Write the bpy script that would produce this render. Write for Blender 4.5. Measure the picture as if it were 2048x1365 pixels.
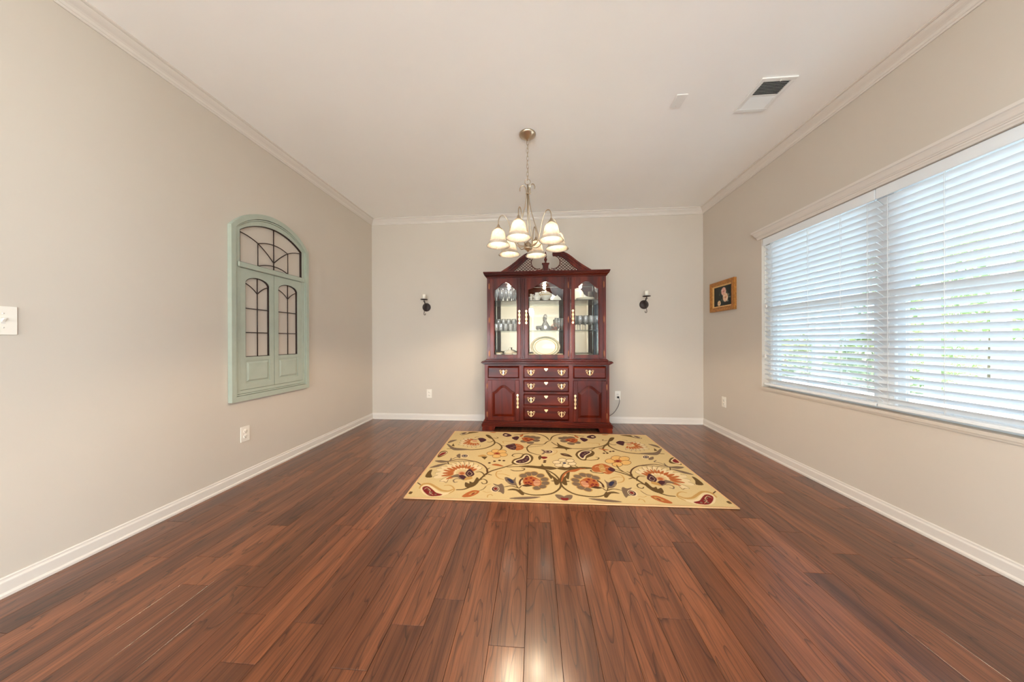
import bpy, math, random
import numpy as np
from mathutils import Vector, Matrix
random.seed(7)
for o in list(bpy.data.objects): bpy.data.objects.remove(o)
SC = bpy.context.scene
COL = SC.collection
PI = math.pi

# ---------------------------------------------------------------- camera
F_PX, YAW, PITCH, ROLL, CAM_H = 590.295, 0.0773850, -0.0010676, -0.0035534, 1.07391
cd = bpy.data.cameras.new('camera'); cam = bpy.data.objects.new('camera', cd); COL.objects.link(cam)
fw = Vector((-math.sin(YAW)*math.cos(PITCH), math.cos(YAW)*math.cos(PITCH), math.sin(PITCH)))
r0 = Vector((math.cos(YAW), math.sin(YAW), 0)); u0 = r0.cross(fw)
rv = math.cos(ROLL)*r0 + math.sin(ROLL)*u0; uv = -math.sin(ROLL)*r0 + math.cos(ROLL)*u0
M = Matrix((( rv.x, uv.x, -fw.x, 0), (rv.y, uv.y, -fw.y, 0), (rv.z, uv.z, -fw.z, CAM_H), (0, 0, 0, 1)))
cam.matrix_world = M
cd.sensor_fit = 'HORIZONTAL'; cd.sensor_width = 36.0; cd.lens = 36.0*F_PX/2048.0
cd.clip_start = 0.02; cd.clip_end = 200
SC.camera = cam

# ---------------------------------------------------------------- world, sun, exposure
SKY_STRENGTH = 2.6
SUN_STRENGTH = 18.0
LAMP_WATTS, GLOW_WATTS = 4.8, 0.34
EXPOSURE = 1.38
FILL_SIDE, FILL_FRONT = 250.0, 108.0
w = bpy.data.worlds.new('sky'); SC.world = w; w.use_nodes = True
bg = w.node_tree.nodes['Background']; bg.inputs[0].default_value = (0.52, 0.77, 1.0, 1); bg.inputs[1].default_value = SKY_STRENGTH
sd = bpy.data.lights.new('sun', 'SUN'); sd.energy = SUN_STRENGTH; sd.angle = 0.02; sd.color = (1.0, 0.98, 0.96)
sun = bpy.data.objects.new('sun', sd); COL.objects.link(sun)
sun.rotation_euler = Vector((0.02, 0.55, -1.0)).to_track_quat('-Z', 'Y').to_euler()
def daylight(x, y, z, sx, sz, aim, watts):  # unseen area fill lights added at the openings in place of daylight
    ld = bpy.data.lights.new('window_daylight', 'AREA'); ld.shape = 'RECTANGLE'; ld.size = sx; ld.size_y = sz; ld.energy = watts; ld.color = (.84, .93, 1.0)
    o = bpy.data.objects.new('window_daylight', ld); COL.objects.link(o); o.location = (x, y, z); o.rotation_euler = Vector(aim).to_track_quat('-Z', 'Z').to_euler(); return o
FRONT_W = ((-2.10, -1.60), (-.66, -.28), (1.13, 1.48))
daylight(2.1301+.17, -3.0, .72, 2.4, 1.2, (-1, 0, 0), FILL_SIDE); daylight(-2.2433-.17, -3.0, .72, 2.4, 1.2, (1, 0, 0), FILL_SIDE)
for fa, fb in FRONT_W: daylight((fa+fb)/2, -4.6-.17, .80, fb-fa, 1.36, (0, 1, 0), FILL_FRONT*(fb-fa)/1.23)
SC.view_settings.view_transform = 'Standard'; SC.view_settings.look = 'None'
SC.view_settings.exposure = EXPOSURE; SC.view_settings.gamma = 1.0; SC.view_settings.use_curve_mapping = False
try:
    cy = SC.cycles
    cy.max_bounces = 14; cy.diffuse_bounces = 6; cy.glossy_bounces = 5; cy.transmission_bounces = 8; cy.transparent_max_bounces = 24
    cy.caustics_reflective = False; cy.caustics_refractive = False
    cy.sample_clamp_indirect = 12.0; cy.use_denoising = True
except Exception: pass

# ---------------------------------------------------------------- materials
def s2l(c):
    c = c/255.0
    return c/12.92 if c <= 0.04045 else ((c+0.055)/1.055)**2.4
def rgb(r, g, b): return (s2l(r), s2l(g), s2l(b), 1.0)
def mat(name, col, rough=0.5, metal=0.0, spec=0.5, noise=0.0, nscale=20.0, coat=0.0, bump=0.0):
    m = bpy.data.materials.new(name); m.use_nodes = True
    nt = m.node_tree; p = nt.nodes['Principled BSDF']
    p.inputs['Roughness'].default_value = rough; p.inputs['Metallic'].default_value = metal
    p.inputs['Specular IOR Level'].default_value = spec; p.inputs['Coat Weight'].default_value = coat; p.inputs['Coat Roughness'].default_value = 0.12
    p.inputs['Base Color'].default_value = col
    if noise > 0 or bump > 0:
        tc = nt.nodes.new('ShaderNodeTexCoord'); n = nt.nodes.new('ShaderNodeTexNoise'); n.inputs['Scale'].default_value = nscale; n.inputs['Detail'].default_value = 4
        nt.links.new(tc.outputs['Object'], n.inputs['Vector'])
        if noise > 0:
            mx = nt.nodes.new('ShaderNodeMix'); mx.data_type = 'RGBA'; mx.blend_type = 'MULTIPLY'; mx.inputs['Factor'].default_value = 1
            rp = nt.nodes.new('ShaderNodeMapRange'); rp.inputs['From Min'].default_value = .25; rp.inputs['From Max'].default_value = .75
            rp.inputs['To Min'].default_value = 1-noise; rp.inputs['To Max'].default_value = 1+noise
            nt.links.new(n.outputs['Fac'], rp.inputs['Value'])
            mx.inputs['A'].default_value = col; nt.links.new(rp.outputs[0], mx.inputs['B']); nt.links.new(mx.outputs['Result'], p.inputs['Base Color'])
        if bump > 0:
            b = nt.nodes.new('ShaderNodeBump'); b.inputs['Strength'].default_value = bump; b.inputs['Distance'].default_value = 0.002
            nt.links.new(n.outputs['Fac'], b.inputs['Height']); nt.links.new(b.outputs[0], p.inputs['Normal'])
    return m
def nd(nt, t, **kw):
    n = nt.nodes.new('ShaderNode'+t)
    for k, v in kw.items(): setattr(n, k, v)
    return n
def glass_mat(name, tint, whit=0.0, gloss=1.0, rough=0.0, ior=1.45):
    """thin clear glass: transparent through, mirror at grazing angles, optional milky share"""
    m = bpy.data.materials.new(name); m.use_nodes = True; nt = m.node_tree; nt.nodes.clear()
    out = nd(nt, 'OutputMaterial'); tr = nd(nt, 'BsdfTransparent'); gl = nd(nt, 'BsdfGlossy'); fr = nd(nt, 'Fresnel'); mx = nd(nt, 'MixShader'); mu = nd(nt, 'Math', operation='MULTIPLY')
    tr.inputs[0].default_value = tint; gl.inputs['Roughness'].default_value = rough; fr.inputs['IOR'].default_value = ior; mu.inputs[1].default_value = gloss
    nt.links.new(fr.outputs[0], mu.inputs[0]); nt.links.new(mu.outputs[0], mx.inputs[0]); nt.links.new(tr.outputs[0], mx.inputs[1]); nt.links.new(gl.outputs[0], mx.inputs[2])
    last = mx
    if whit > 0:
        df = nd(nt, 'BsdfDiffuse'); df.inputs[0].default_value = (.9, .92, .93, 1); m2 = nd(nt, 'MixShader'); m2.inputs[0].default_value = whit
        nt.links.new(mx.outputs[0], m2.inputs[1]); nt.links.new(df.outputs[0], m2.inputs[2]); last = m2
    nt.links.new(last.outputs[0], out.inputs[0]); return m
def wood_mat(name, c_dark, c_mid, c_light, scale=1.0, rough=0.25, coat=0.3, axis='Z'):
    """furniture timber: long streaks along one axis"""
    m = bpy.data.materials.new(name); m.use_nodes = True; nt = m.node_tree; p = nt.nodes['Principled BSDF']
    tc = nd(nt, 'TexCoord'); mp = nd(nt, 'Mapping'); s = {'X': (1.2, 14, 14), 'Y': (14, 1.2, 14), 'Z': (14, 14, 1.2)}[axis]
    mp.inputs['Scale'].default_value = tuple(v*scale for v in s)
    n = nd(nt, 'TexNoise'); n.inputs['Scale'].default_value = 1.0; n.inputs['Detail'].default_value = 6; n.inputs['Distortion'].default_value = 0.6
    cr = nd(nt, 'ValToRGB'); e = cr.color_ramp.elements; e[0].position = .3; e[0].color = c_dark; e[1].position = .72; e[1].color = c_light
    k = e.new(.5); k.color = c_mid
    nt.links.new(tc.outputs['Object'], mp.inputs[0]); nt.links.new(mp.outputs[0], n.inputs['Vector']); nt.links.new(n.outputs['Fac'], cr.inputs[0]); nt.links.new(cr.outputs[0], p.inputs['Base Color'])
    p.inputs['Roughness'].default_value = rough; p.inputs['Specular IOR Level'].default_value = .22; p.inputs['Coat Weight'].default_value = coat; p.inputs['Coat Roughness'].default_value = .1
    return m
def plank_mat():
    m = bpy.data.materials.new('oak_plank'); m.use_nodes = True; nt = m.node_tree; p = nt.nodes['Principled BSDF']; L = nt.links.new
    tc = nd(nt, 'TexCoord'); oi = nd(nt, 'ObjectInfo')
    off = nd(nt, 'VectorMath', operation='SCALE'); off.inputs[0].default_value = (37.0, 61.0, 23.0); L(oi.outputs['Random'], off.inputs['Scale'])
    add = nd(nt, 'VectorMath', operation='ADD'); L(tc.outputs['Object'], add.inputs[0]); L(off.outputs[0], add.inputs[1])
    # broad growth rings: contour lines of a stretched noise field
    mp = nd(nt, 'Mapping'); mp.inputs['Scale'].default_value = (8.0, .85, 1.0); L(add.outputs[0], mp.inputs[0])
    n1 = nd(nt, 'TexNoise'); n1.inputs['Scale'].default_value = 1.0; n1.inputs['Detail'].default_value = 2.5; n1.inputs['Roughness'].default_value = .45; n1.inputs['Distortion'].default_value = .25; L(mp.outputs[0], n1.inputs['Vector'])
    mu = nd(nt, 'Math', operation='MULTIPLY'); mu.inputs[1].default_value = 13.0; L(n1.outputs['Fac'], mu.inputs[0])
    fr = nd(nt, 'Math', operation='FRACT'); L(mu.outputs[0], fr.inputs[0])
    ring = nd(nt, 'ValToRGB'); e = ring.color_ramp.elements; e[0].position = 0; e[0].color = (.40, .38, .36, 1); e[1].position = 1; e[1].color = (.88, .88, .88, 1)
    k = e.new(.16); k.color = (1, 1, 1, 1); k = e.new(.55); k.color = (1, 1, 1, 1); L(fr.outputs[0], ring.inputs[0])
    # fine pores
    mp2 = nd(nt, 'Mapping'); mp2.inputs['Scale'].default_value = (190.0, 7.0, 1.0); L(add.outputs[0], mp2.inputs[0])
    n2 = nd(nt, 'TexNoise'); n2.inputs['Scale'].default_value = 1.0; n2.inputs['Detail'].default_value = 3; L(mp2.outputs[0], n2.inputs['Vector'])
    pr = nd(nt, 'MapRange'); pr.inputs['From Min'].default_value = .32; pr.inputs['From Max'].default_value = .62; pr.inputs['To Min'].default_value = .74; pr.inputs['To Max'].default_value = 1.08; L(n2.outputs['Fac'], pr.inputs['Value'])
    # mid streaks
    mp3 = nd(nt, 'Mapping'); mp3.inputs['Scale'].default_value = (26.0, 1.2, 1.0); L(add.outputs[0], mp3.inputs[0])
    n3 = nd(nt, 'TexNoise'); n3.inputs['Scale'].default_value = 1.0; n3.inputs['Detail'].default_value = 3; L(mp3.outputs[0], n3.inputs['Vector'])
    base = nd(nt, 'ValToRGB'); e = base.color_ramp.elements; e[0].position = .3; e[0].color = rgb(96, 53, 31); e[1].position = .7; e[1].color = rgb(138, 83, 52); L(n3.outputs['Fac'], base.inputs[0])
    tone = nd(nt, 'ValToRGB'); e = tone.color_ramp.elements; e[0].position = 0; e[0].color = (.62, .58, .56, 1); e[1].position = 1; e[1].color = (1.16, 1.12, 1.08, 1); L(oi.outputs['Random'], tone.inputs[0])
    def mulc(a, b):
        x = nd(nt, 'Mix', data_type='RGBA', blend_type='MULTIPLY'); x.inputs['Factor'].default_value = 1; L(a, x.inputs['A']); L(b, x.inputs['B']); return x.outputs['Result']
    c = mulc(mulc(mulc(base.outputs[0], tone.outputs[0]), ring.outputs[0]), pr.outputs[0])
    L(c, p.inputs['Base Color'])
    p.inputs['Roughness'].default_value = .42; p.inputs['Specular IOR Level'].default_value = .3; p.inputs['Coat Weight'].default_value = .75; p.inputs['Coat Roughness'].default_value = .17; p.inputs['Coat IOR'].default_value = 1.5
    b = nd(nt, 'Bump'); b.inputs['Strength'].default_value = .05; b.inputs['Distance'].default_value = .001; L(n2.outputs['Fac'], b.inputs['Height']); L(b.outputs[0], p.inputs['Normal'])
    return m
def attr_mat(name, rough=0.9, bump=0.0, bscale=400):
    m = bpy.data.materials.new(name); m.use_nodes = True; nt = m.node_tree; p = nt.nodes['Principled BSDF']
    a = nd(nt, 'VertexColor'); a.layer_name = 'print'
    tc = nd(nt, 'TexCoord'); n = nd(nt, 'TexNoise'); n.inputs['Scale'].default_value = bscale; n.inputs['Detail'].default_value = 2
    nt.links.new(tc.outputs['Object'], n.inputs['Vector'])
    rp = nd(nt, 'MapRange'); rp.inputs['From Min'].default_value = .3; rp.inputs['From Max'].default_value = .7; rp.inputs['To Min'].default_value = .78; rp.inputs['To Max'].default_value = 1.12
    nt.links.new(n.outputs['Fac'], rp.inputs['Value'])
    mx = nd(nt, 'Mix', data_type='RGBA', blend_type='MULTIPLY'); mx.inputs['Factor'].default_value = 1
    nt.links.new(a.outputs[0], mx.inputs['A']); nt.links.new(rp.outputs[0], mx.inputs['B']); nt.links.new(mx.outputs['Result'], p.inputs['Base Color'])
    p.inputs['Roughness'].default_value = rough; p.inputs['Specular IOR Level'].default_value = .2
    if bump:
        b = nd(nt, 'Bump'); b.inputs['Strength'].default_value = bump; b.inputs['Distance'].default_value = .003; nt.links.new(n.outputs['Fac'], b.inputs['Height']); nt.links.new(b.outputs[0], p.inputs['Normal'])
    return m
def shade_mat():
    """lit alabaster glass lamp shade"""
    m = bpy.data.materials.new('alabaster_glass'); m.use_nodes = True; nt = m.node_tree; nt.nodes.clear(); L = nt.links.new
    out = nd(nt, 'OutputMaterial'); tc = nd(nt, 'TexCoord'); n = nd(nt, 'TexNoise'); n.inputs['Scale'].default_value = 28; n.inputs['Detail'].default_value = 5; n.inputs['Distortion'].default_value = 1.5; L(tc.outputs['Object'], n.inputs['Vector'])
    cr = nd(nt, 'ValToRGB'); e = cr.color_ramp.elements; e[0].position = .35; e[0].color = (.84, .72, .58, 1); e[1].position = .65; e[1].color = (.95, .90, .82, 1); L(n.outputs['Fac'], cr.inputs[0])
    d = nd(nt, 'BsdfDiffuse'); t = nd(nt, 'BsdfTranslucent'); L(cr.outputs[0], d.inputs[0]); L(cr.outputs[0], t.inputs[0])
    m1 = nd(nt, 'MixShader'); m1.inputs[0].default_value = .5; L(d.outputs[0], m1.inputs[1]); L(t.outputs[0], m1.inputs[2])
    g = nd(nt, 'BsdfGlossy'); g.inputs['Roughness'].default_value = .15; f = nd(nt, 'Fresnel'); m2 = nd(nt, 'MixShader'); L(f.outputs[0], m2.inputs[0]); L(m1.outputs[0], m2.inputs[1]); L(g.outputs[0], m2.inputs[2])
    L(m2.outputs[0], out.inputs[0]); return m
def emit_mat(name, col, s):
    m = bpy.data.materials.new(name); m.use_nodes = True; nt = m.node_tree; nt.nodes.clear()
    out = nd(nt, 'OutputMaterial'); e = nd(nt, 'Emission'); e.inputs[0].default_value = col; e.inputs[1].default_value = s; nt.links.new(e.outputs[0], out.inputs[0]); return m
def bulb_mat(name, col, s):
    m = emit_mat(name, col, s); nt = m.node_tree; e = [n for n in nt.nodes if n.type == 'EMISSION'][0]; out = [n for n in nt.nodes if n.type == 'OUTPUT_MATERIAL'][0]
    t = nd(nt, 'BsdfTransparent'); ad = nd(nt, 'AddShader'); nt.links.new(e.outputs[0], ad.inputs[0]); nt.links.new(t.outputs[0], ad.inputs[1]); nt.links.new(ad.outputs[0], out.inputs[0]); return m
def leaf_mat(name, c):
    m = bpy.data.materials.new(name); m.use_nodes = True; nt = m.node_tree; nt.nodes.clear(); L = nt.links.new
    out = nd(nt, 'OutputMaterial'); d = nd(nt, 'BsdfDiffuse'); t = nd(nt, 'BsdfTranslucent'); d.inputs[0].default_value = c; t.inputs[0].default_value = c
    m1 = nd(nt, 'MixShader'); m1.inputs[0].default_value = .4; L(d.outputs[0], m1.inputs[1]); L(t.outputs[0], m1.inputs[2]); L(m1.outputs[0], out.inputs[0]); return m

MT = dict(
  wall=mat('wall_paint', rgb(204, 193, 180), .85, noise=.012, nscale=3, bump=.03),
  ceil=mat('ceiling_paint', rgb(250, 248, 245), .9, noise=.01, nscale=3),
  trim=mat('trim_paint', rgb(220, 211, 202), .4),
  plank=plank_mat(), sub=mat('subfloor', rgb(60, 36, 24), .7, noise=.1),
  vinyl=mat('window_vinyl', rgb(238, 240, 242), .4), slat=mat('blind_slat', rgb(230, 233, 236), .45),
  cord=mat('blind_cord', rgb(232, 232, 230), .7),
  pane=glass_mat('window_glass', (.97, .985, .98, 1), gloss=.8),
  teal=mat('sage_paint', rgb(172, 179, 164), .55, noise=.05, nscale=14, bump=.08),
  iron=mat('dark_iron', rgb(52, 36, 30), .5, metal=.3, noise=.2, nscale=60),
  plate=mat('plastic_plate', rgb(236, 228, 216), .35), slot=mat('slot_dark', rgb(40, 36, 34), .6), black=mat('black_plastic', rgb(18, 18, 20), .5),
  steel=mat('brushed_nickel', rgb(190, 172, 148), .32, metal=1.0, noise=.05, nscale=120),
  shade=shade_mat(), bulb=bulb_mat('bulb_glow', (1.0, .85, .62, 1), 9.0),
  cherry=wood_mat('cherry_wood', rgb(50, 10, 4), rgb(82, 20, 7), rgb(116, 40, 16), .8, .30, .06, 'Z'),
  cherryh=wood_mat('cherry_wood_rail', rgb(50, 10, 4), rgb(82, 20, 7), rgb(116, 40, 16), .8, .30, .06, 'X'),
  brass=mat('antique_brass', rgb(228, 196, 148), .3, metal=.85, noise=.08, nscale=200),
  mirror=mat('mirror_back', (.46, .435, .37, 1), .02, metal=1.0),
  dglass=glass_mat('cabinet_glass', (.985, .99, .985, 1), gloss=.8),
  shelfg=glass_mat('shelf_glass', (.88, .95, .91, 1), gloss=1.0), crystal=glass_mat('crystal', (.985, .99, .995, 1), whit=.17, gloss=1.5, rough=.05, ior=1.5),
  pinkg=glass_mat('pink_glass', (.95, .55, .45, 1), whit=.10, gloss=1.6, rough=.04), amber=glass_mat('red_wine_glass', (.85, .3, .25, 1), whit=.1, gloss=1.6, rough=.04),
  china=mat('bone_china', rgb(240, 232, 214), .2, coat=.3), chinap=mat('china_gilt_band', rgb(208, 182, 128), .3, noise=.25, nscale=70), cream=mat('cream_ceramic', rgb(232, 212, 170), .3, noise=.05, nscale=30), grn=mat('sprig_band', rgb(176, 170, 128), .4, noise=.35, nscale=90),
  gilt=mat('gilt_wood', rgb(176, 118, 56), .42, metal=.35, noise=.35, nscale=55, bump=.6), giltl=mat('gilt_light', rgb(222, 176, 112), .38, metal=.3, noise=.15, nscale=60),
  candle=mat('candle_wax', rgb(246, 238, 222), .5), rug=attr_mat('rug_pile', .95, .5, 420), binding=mat('rug_binding', rgb(216, 172, 124), .9, noise=.12, nscale=300), canvas=attr_mat('oil_canvas', .5, .15, 300),
  vent=mat('vent_enamel', rgb(238, 236, 232), .4), ductshade=mat('duct_shade', rgb(52, 50, 48), .8),
  cable=mat('cable_grey', rgb(96, 90, 84), .5), concrete=mat('porch_concrete', rgb(206, 206, 206), .9, noise=.06, nscale=6), grass=mat('lawn', rgb(150, 152, 128), .95, noise=.2, nscale=8),
  leaf=leaf_mat('leaf_green', rgb(138, 152, 108)), leaf2=leaf_mat('leaf_olive', rgb(160, 168, 126)), bark=mat('bark', rgb(110, 92, 74), .9, noise=.2, nscale=20), walk=mat('grey_walk', rgb(132, 132, 134), .9, noise=.06, nscale=6), postw=mat('post_paint', rgb(226, 232, 238), .5), jamb=mat('reveal_paint', rgb(226, 220, 212), .6),
)

# ---------------------------------------------------------------- mesh helpers
class MB:
    def __init__(s): s.v = []; s.f = []; s.sm = []
    def add(s, vs, fs, smooth=False, mx=None):
        b = len(s.v)
        s.v += [tuple(mx @ Vector(v)) if mx is not None else tuple(v) for v in vs]
        for f in fs: s.f.append(tuple(i+b for i in f)); s.sm.append(smooth)
        return s
    def box(s, x0, x1, y0, y1, z0, z1, mx=None):
        vs = [(x, y, z) for z in (z0, z1) for y in (y0, y1) for x in (x0, x1)]
        return s.add(vs, [(0, 2, 3, 1), (4, 5, 7, 6), (0, 1, 5, 4), (2, 6, 7, 3), (0, 4, 6, 2), (1, 3, 7, 5)], False, mx)
    def bbox(s, x0, x1, y0, y1, z0, z1, b=.002, mx=None):
        """box whose edges are all chamfered by b"""
        vs = []; idx = {}
        for ix, X in enumerate((x0, x1)):
            for iy, Y in enumerate((y0, y1)):
                for iz, Z in enumerate((z0, z1)):
                    sx, sy, sz = 1-2*ix, 1-2*iy, 1-2*iz
                    for a in range(3):
                        idx[ix, iy, iz, a] = len(vs)
                        vs.append((X+(0 if a == 0 else sx*b), Y+(0 if a == 1 else sy*b), Z+(0 if a == 2 else sz*b)))
        fs = []
        for i in (0, 1):
            q = [idx[i, 0, 0, 0], idx[i, 1, 0, 0], idx[i, 1, 1, 0], idx[i, 0, 1, 0]]; fs.append(tuple(q if i else q[::-1]))
            q = [idx[0, i, 0, 1], idx[0, i, 1, 1], idx[1, i, 1, 1], idx[1, i, 0, 1]]; fs.append(tuple(q if i else q[::-1]))
            q = [idx[0, 0, i, 2], idx[1, 0, i, 2], idx[1, 1, i, 2], idx[0, 1, i, 2]]; fs.append(tuple(q if i else q[::-1]))
            for j in (0, 1):
                fs.append((idx[0, i, j, 1], idx[0, i, j, 2], idx[1, i, j, 2], idx[1, i, j, 1]))
                fs.append((idx[i, 0, j, 0], idx[i, 0, j, 2], idx[i, 1, j, 2], idx[i, 1, j, 0]))
                fs.append((idx[i, j, 0, 0], idx[i, j, 0, 1], idx[i, j, 1, 1], idx[i, j, 1, 0]))
        for ix in (0, 1):
            for iy in (0, 1):
                for iz in (0, 1): fs.append(tuple(idx[ix, iy, iz, a] for a in range(3)))
        return s.add(vs, fs, False, mx)
    def prism(s, poly, y0, y1, mx=None):
        """poly of (x,z) extruded along y"""
        n = len(poly); vs = [(x, y0, z) for x, z in poly]+[(x, y1, z) for x, z in poly]
        fs = [tuple(range(n)), tuple(range(2*n-1, n-1, -1))]+[(i, i+n, (i+1) % n+n, (i+1) % n) for i in range(n)]
        return s.add(vs, fs, False, mx)
    def frustum(s, poly, poly2, y0, y1, mx=None):
        n = len(poly); vs = [(x, y0, z) for x, z in poly]+[(x, y1, z) for x, z in poly2]
        fs = [tuple(range(n)), tuple(range(2*n-1, n-1, -1))]+[(i, i+n, (i+1) % n+n, (i+1) % n) for i in range(n)]
        return s.add(vs, fs, False, mx)
    def strip(s, lo, hi, y0, y1, mx=None):
        """solid between two (x,z) curves of equal length, extruded y0..y1"""
        n = len(lo); vs = []
        for (a, b), (c, d) in zip(lo, hi): vs += [(a, y0, b), (c, y0, d), (a, y1, b), (c, y1, d)]
        fs = []
        for i in range(n-1):
            k = 4*i; fs += [(k, k+1, k+5, k+4), (k+2, k+6, k+7, k+3), (k, k+4, k+6, k+2), (k+1, k+3, k+7, k+5)]
        fs += [(0, 2, 3, 1), (4*n-4, 4*n-3, 4*n-1, 4*n-2)]
        return s.add(vs, fs, False, mx)
    def lathe(s, prof, n=20, mx=None, smooth=True, sx=1, sy=1, cap=True):
        vs = []; fs = []; m = len(prof)
        for r, z in prof:
            for k in range(n): a = 2*PI*k/n; vs.append((r*math.cos(a)*sx, r*math.sin(a)*sy, z))
        for i in range(m-1):
            for k in range(n): k2 = (k+1) % n; fs.append((i*n+k, i*n+k2, (i+1)*n+k2, (i+1)*n+k))
        if cap and prof[0][0] > 1e-5: fs.append(tuple(range(n-1, -1, -1)))
        if cap and prof[-1][0] > 1e-5: fs.append(tuple((m-1)*n+k for k in range(n)))
        return s.add(vs, fs, smooth, mx)
    def tube(s, path, r, n=8, mx=None, closed=False):
        P = [Vector(p) for p in path]; m = len(P); vs = []; fs = []
        rr = r if isinstance(r, (list, tuple)) else [r]*m
        nrm = None
        for i in range(m):
            a = P[(i-1) % m] if (closed or i > 0) else P[0]; b = P[(i+1) % m] if (closed or i < m-1) else P[-1]
            t = (b-a).normalized()
            if nrm is None:
                nrm = t.orthogonal().normalized()
            else:
                nrm = (nrm-t*nrm.dot(t)); nrm = nrm.normalized() if nrm.length > 1e-6 else t.orthogonal().normalized()
            bn = t.cross(nrm)
            for k in range(n): a_ = 2*PI*k/n; vs.append(tuple(P[i]+rr[i]*(math.cos(a_)*nrm+math.sin(a_)*bn)))
        for i in range(m if closed else m-1):
            j = (i+1) % m
            for k in range(n): k2 = (k+1) % n; fs.append((i*n+k, i*n+k2, j*n+k2, j*n+k))
        if not closed: fs += [tuple(range(n-1, -1, -1)), tuple((m-1)*n+k for k in range(n))]
        return s.add(vs, fs, True, mx)
    def mesh(s, name):
        me = bpy.data.meshes.new(name); me.from_pydata(s.v, [], s.f); me.polygons.foreach_set('use_smooth', s.sm)
        import bmesh
        bm = bmesh.new(); bm.from_mesh(me); bmesh.ops.recalc_face_normals(bm, faces=bm.faces); bm.to_mesh(me); bm.free()
        me.update(); return me
    def build(s, name, m, parent=None, loc=None, rz=None):
        me = s.mesh(name); me.materials.append(m); return link(name, me, parent, loc, rz)
def link(name, me, parent=None, loc=None, rz=None):
    o = bpy.data.objects.new(name, me); COL.objects.link(o)
    if parent is not None: o.parent = parent
    if loc is not None: o.location = loc
    if rz is not None: o.rotation_euler = (0, 0, rz)
    return o
def tag(o, label, cat=None, group=None, kind=None):
    o['label'] = label
    if cat: o['category'] = cat
    if group: o['group'] = group
    if kind: o['kind'] = kind
    return o
def thing(name, label, cat, loc=(0, 0, 0), rz=0, group=None):
    o = bpy.data.objects.new(name, None); COL.objects.link(o); o.empty_display_size = .1; o.location = loc; o.rotation_euler = (0, 0, rz)
    return tag(o, label, cat, group)
def smooth_path(P, n=6):
    P = [Vector(p) for p in P]; Q = [2*P[0]-P[1]]+P+[2*P[-1]-P[-2]]; out = []
    for i in range(len(P)-1):
        a, b, c, d = Q[i:i+4]
        for k in range(n):
            t = k/n; out.append(.5*((2*b)+(c-a)*t+(2*a-5*b+4*c-d)*t*t+(3*b-a-3*c+d)*t**3))
    out.append(P[-1]); return out
def copy_tree(o, parent=None):
    c = o.copy(); COL.objects.link(c); c.parent = parent
    for ch in [q for q in bpy.data.objects if q.parent == o]: copy_tree(ch, c)
    return c
def arc(cx, cz, r, a0, a1, n=16): return [(cx+r*math.cos(a0+(a1-a0)*k/n), cz+r*math.sin(a0+(a1-a0)*k/n)) for k in range(n+1)]

# ---------------------------------------------------------------- room shell
XL, XR, YB, YN, HC = -2.2433, 2.1301, 3.9192, -4.6, 2.743
WT = .15
# floor: subfloor slab with every plank laid on it
fl = MB().box(XL-WT, XR+WT, YN-WT, YB+WT, -.20, -.0125).build('floor', MT['sub'])
tag(fl, 'dark brown hand scraped oak plank floor of the dining room', 'floor', kind='structure')
PW, PT = .127, .012
_pm = {}
def plank_mesh(w, l):
    k = (round(w, 3), round(l, 3))
    if k not in _pm:
        g = .0006; b = .0006; z0, z1 = -PT, 0
        vs = [(g, g, z0), (w-g, g, z0), (w-g, l-g, z0), (g, l-g, z0), (g, g, z1-b), (w-g, g, z1-b), (w-g, l-g, z1-b), (g, l-g, z1-b), (g+b, g+b, z1), (w-g-b, g+b, z1), (w-g-b, l-g-b, z1), (g+b, l-g-b, z1)]
        fs = [(3, 2, 1, 0), (8, 9, 10, 11)]+[(i, (i+1) % 4, (i+1) % 4+4, i+4) for i in range(4)]+[(i+4, (i+1) % 4+4, (i+1) % 4+8, i+8) for i in range(4)]
        me = bpy.data.meshes.new('plank'); me.from_pydata(vs, [], fs); me.materials.append(MT['plank']); _pm[k] = me
    return _pm[k]
LENS = [.42, .56, .70, .84, .98, 1.12, 1.26]
x = -.040-PW*math.ceil((-.040-XL)/PW)
rest = MB()
while x < XR:
    xa, xb = max(x, XL), min(x+PW, XR)
    if xb-xa > .004:
        y = .10-random.choice([.0, .15, .3, .45, .6, .75])
        rest.box(xa+.0005, xb-.0005, YN, y-.0005, -PT, 0)
        while y < YB-.001:
            l = random.choice(LENS)
            if YB-(y+l) < .2: l = YB-y
            link('plank', plank_mesh(xb-xa, l), fl, (xa, y, 0)); y += l
    x += PW
tag(rest.build('plank_field', MT['plank'], fl), 'planks behind the viewpoint', kind='stuff')

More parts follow.
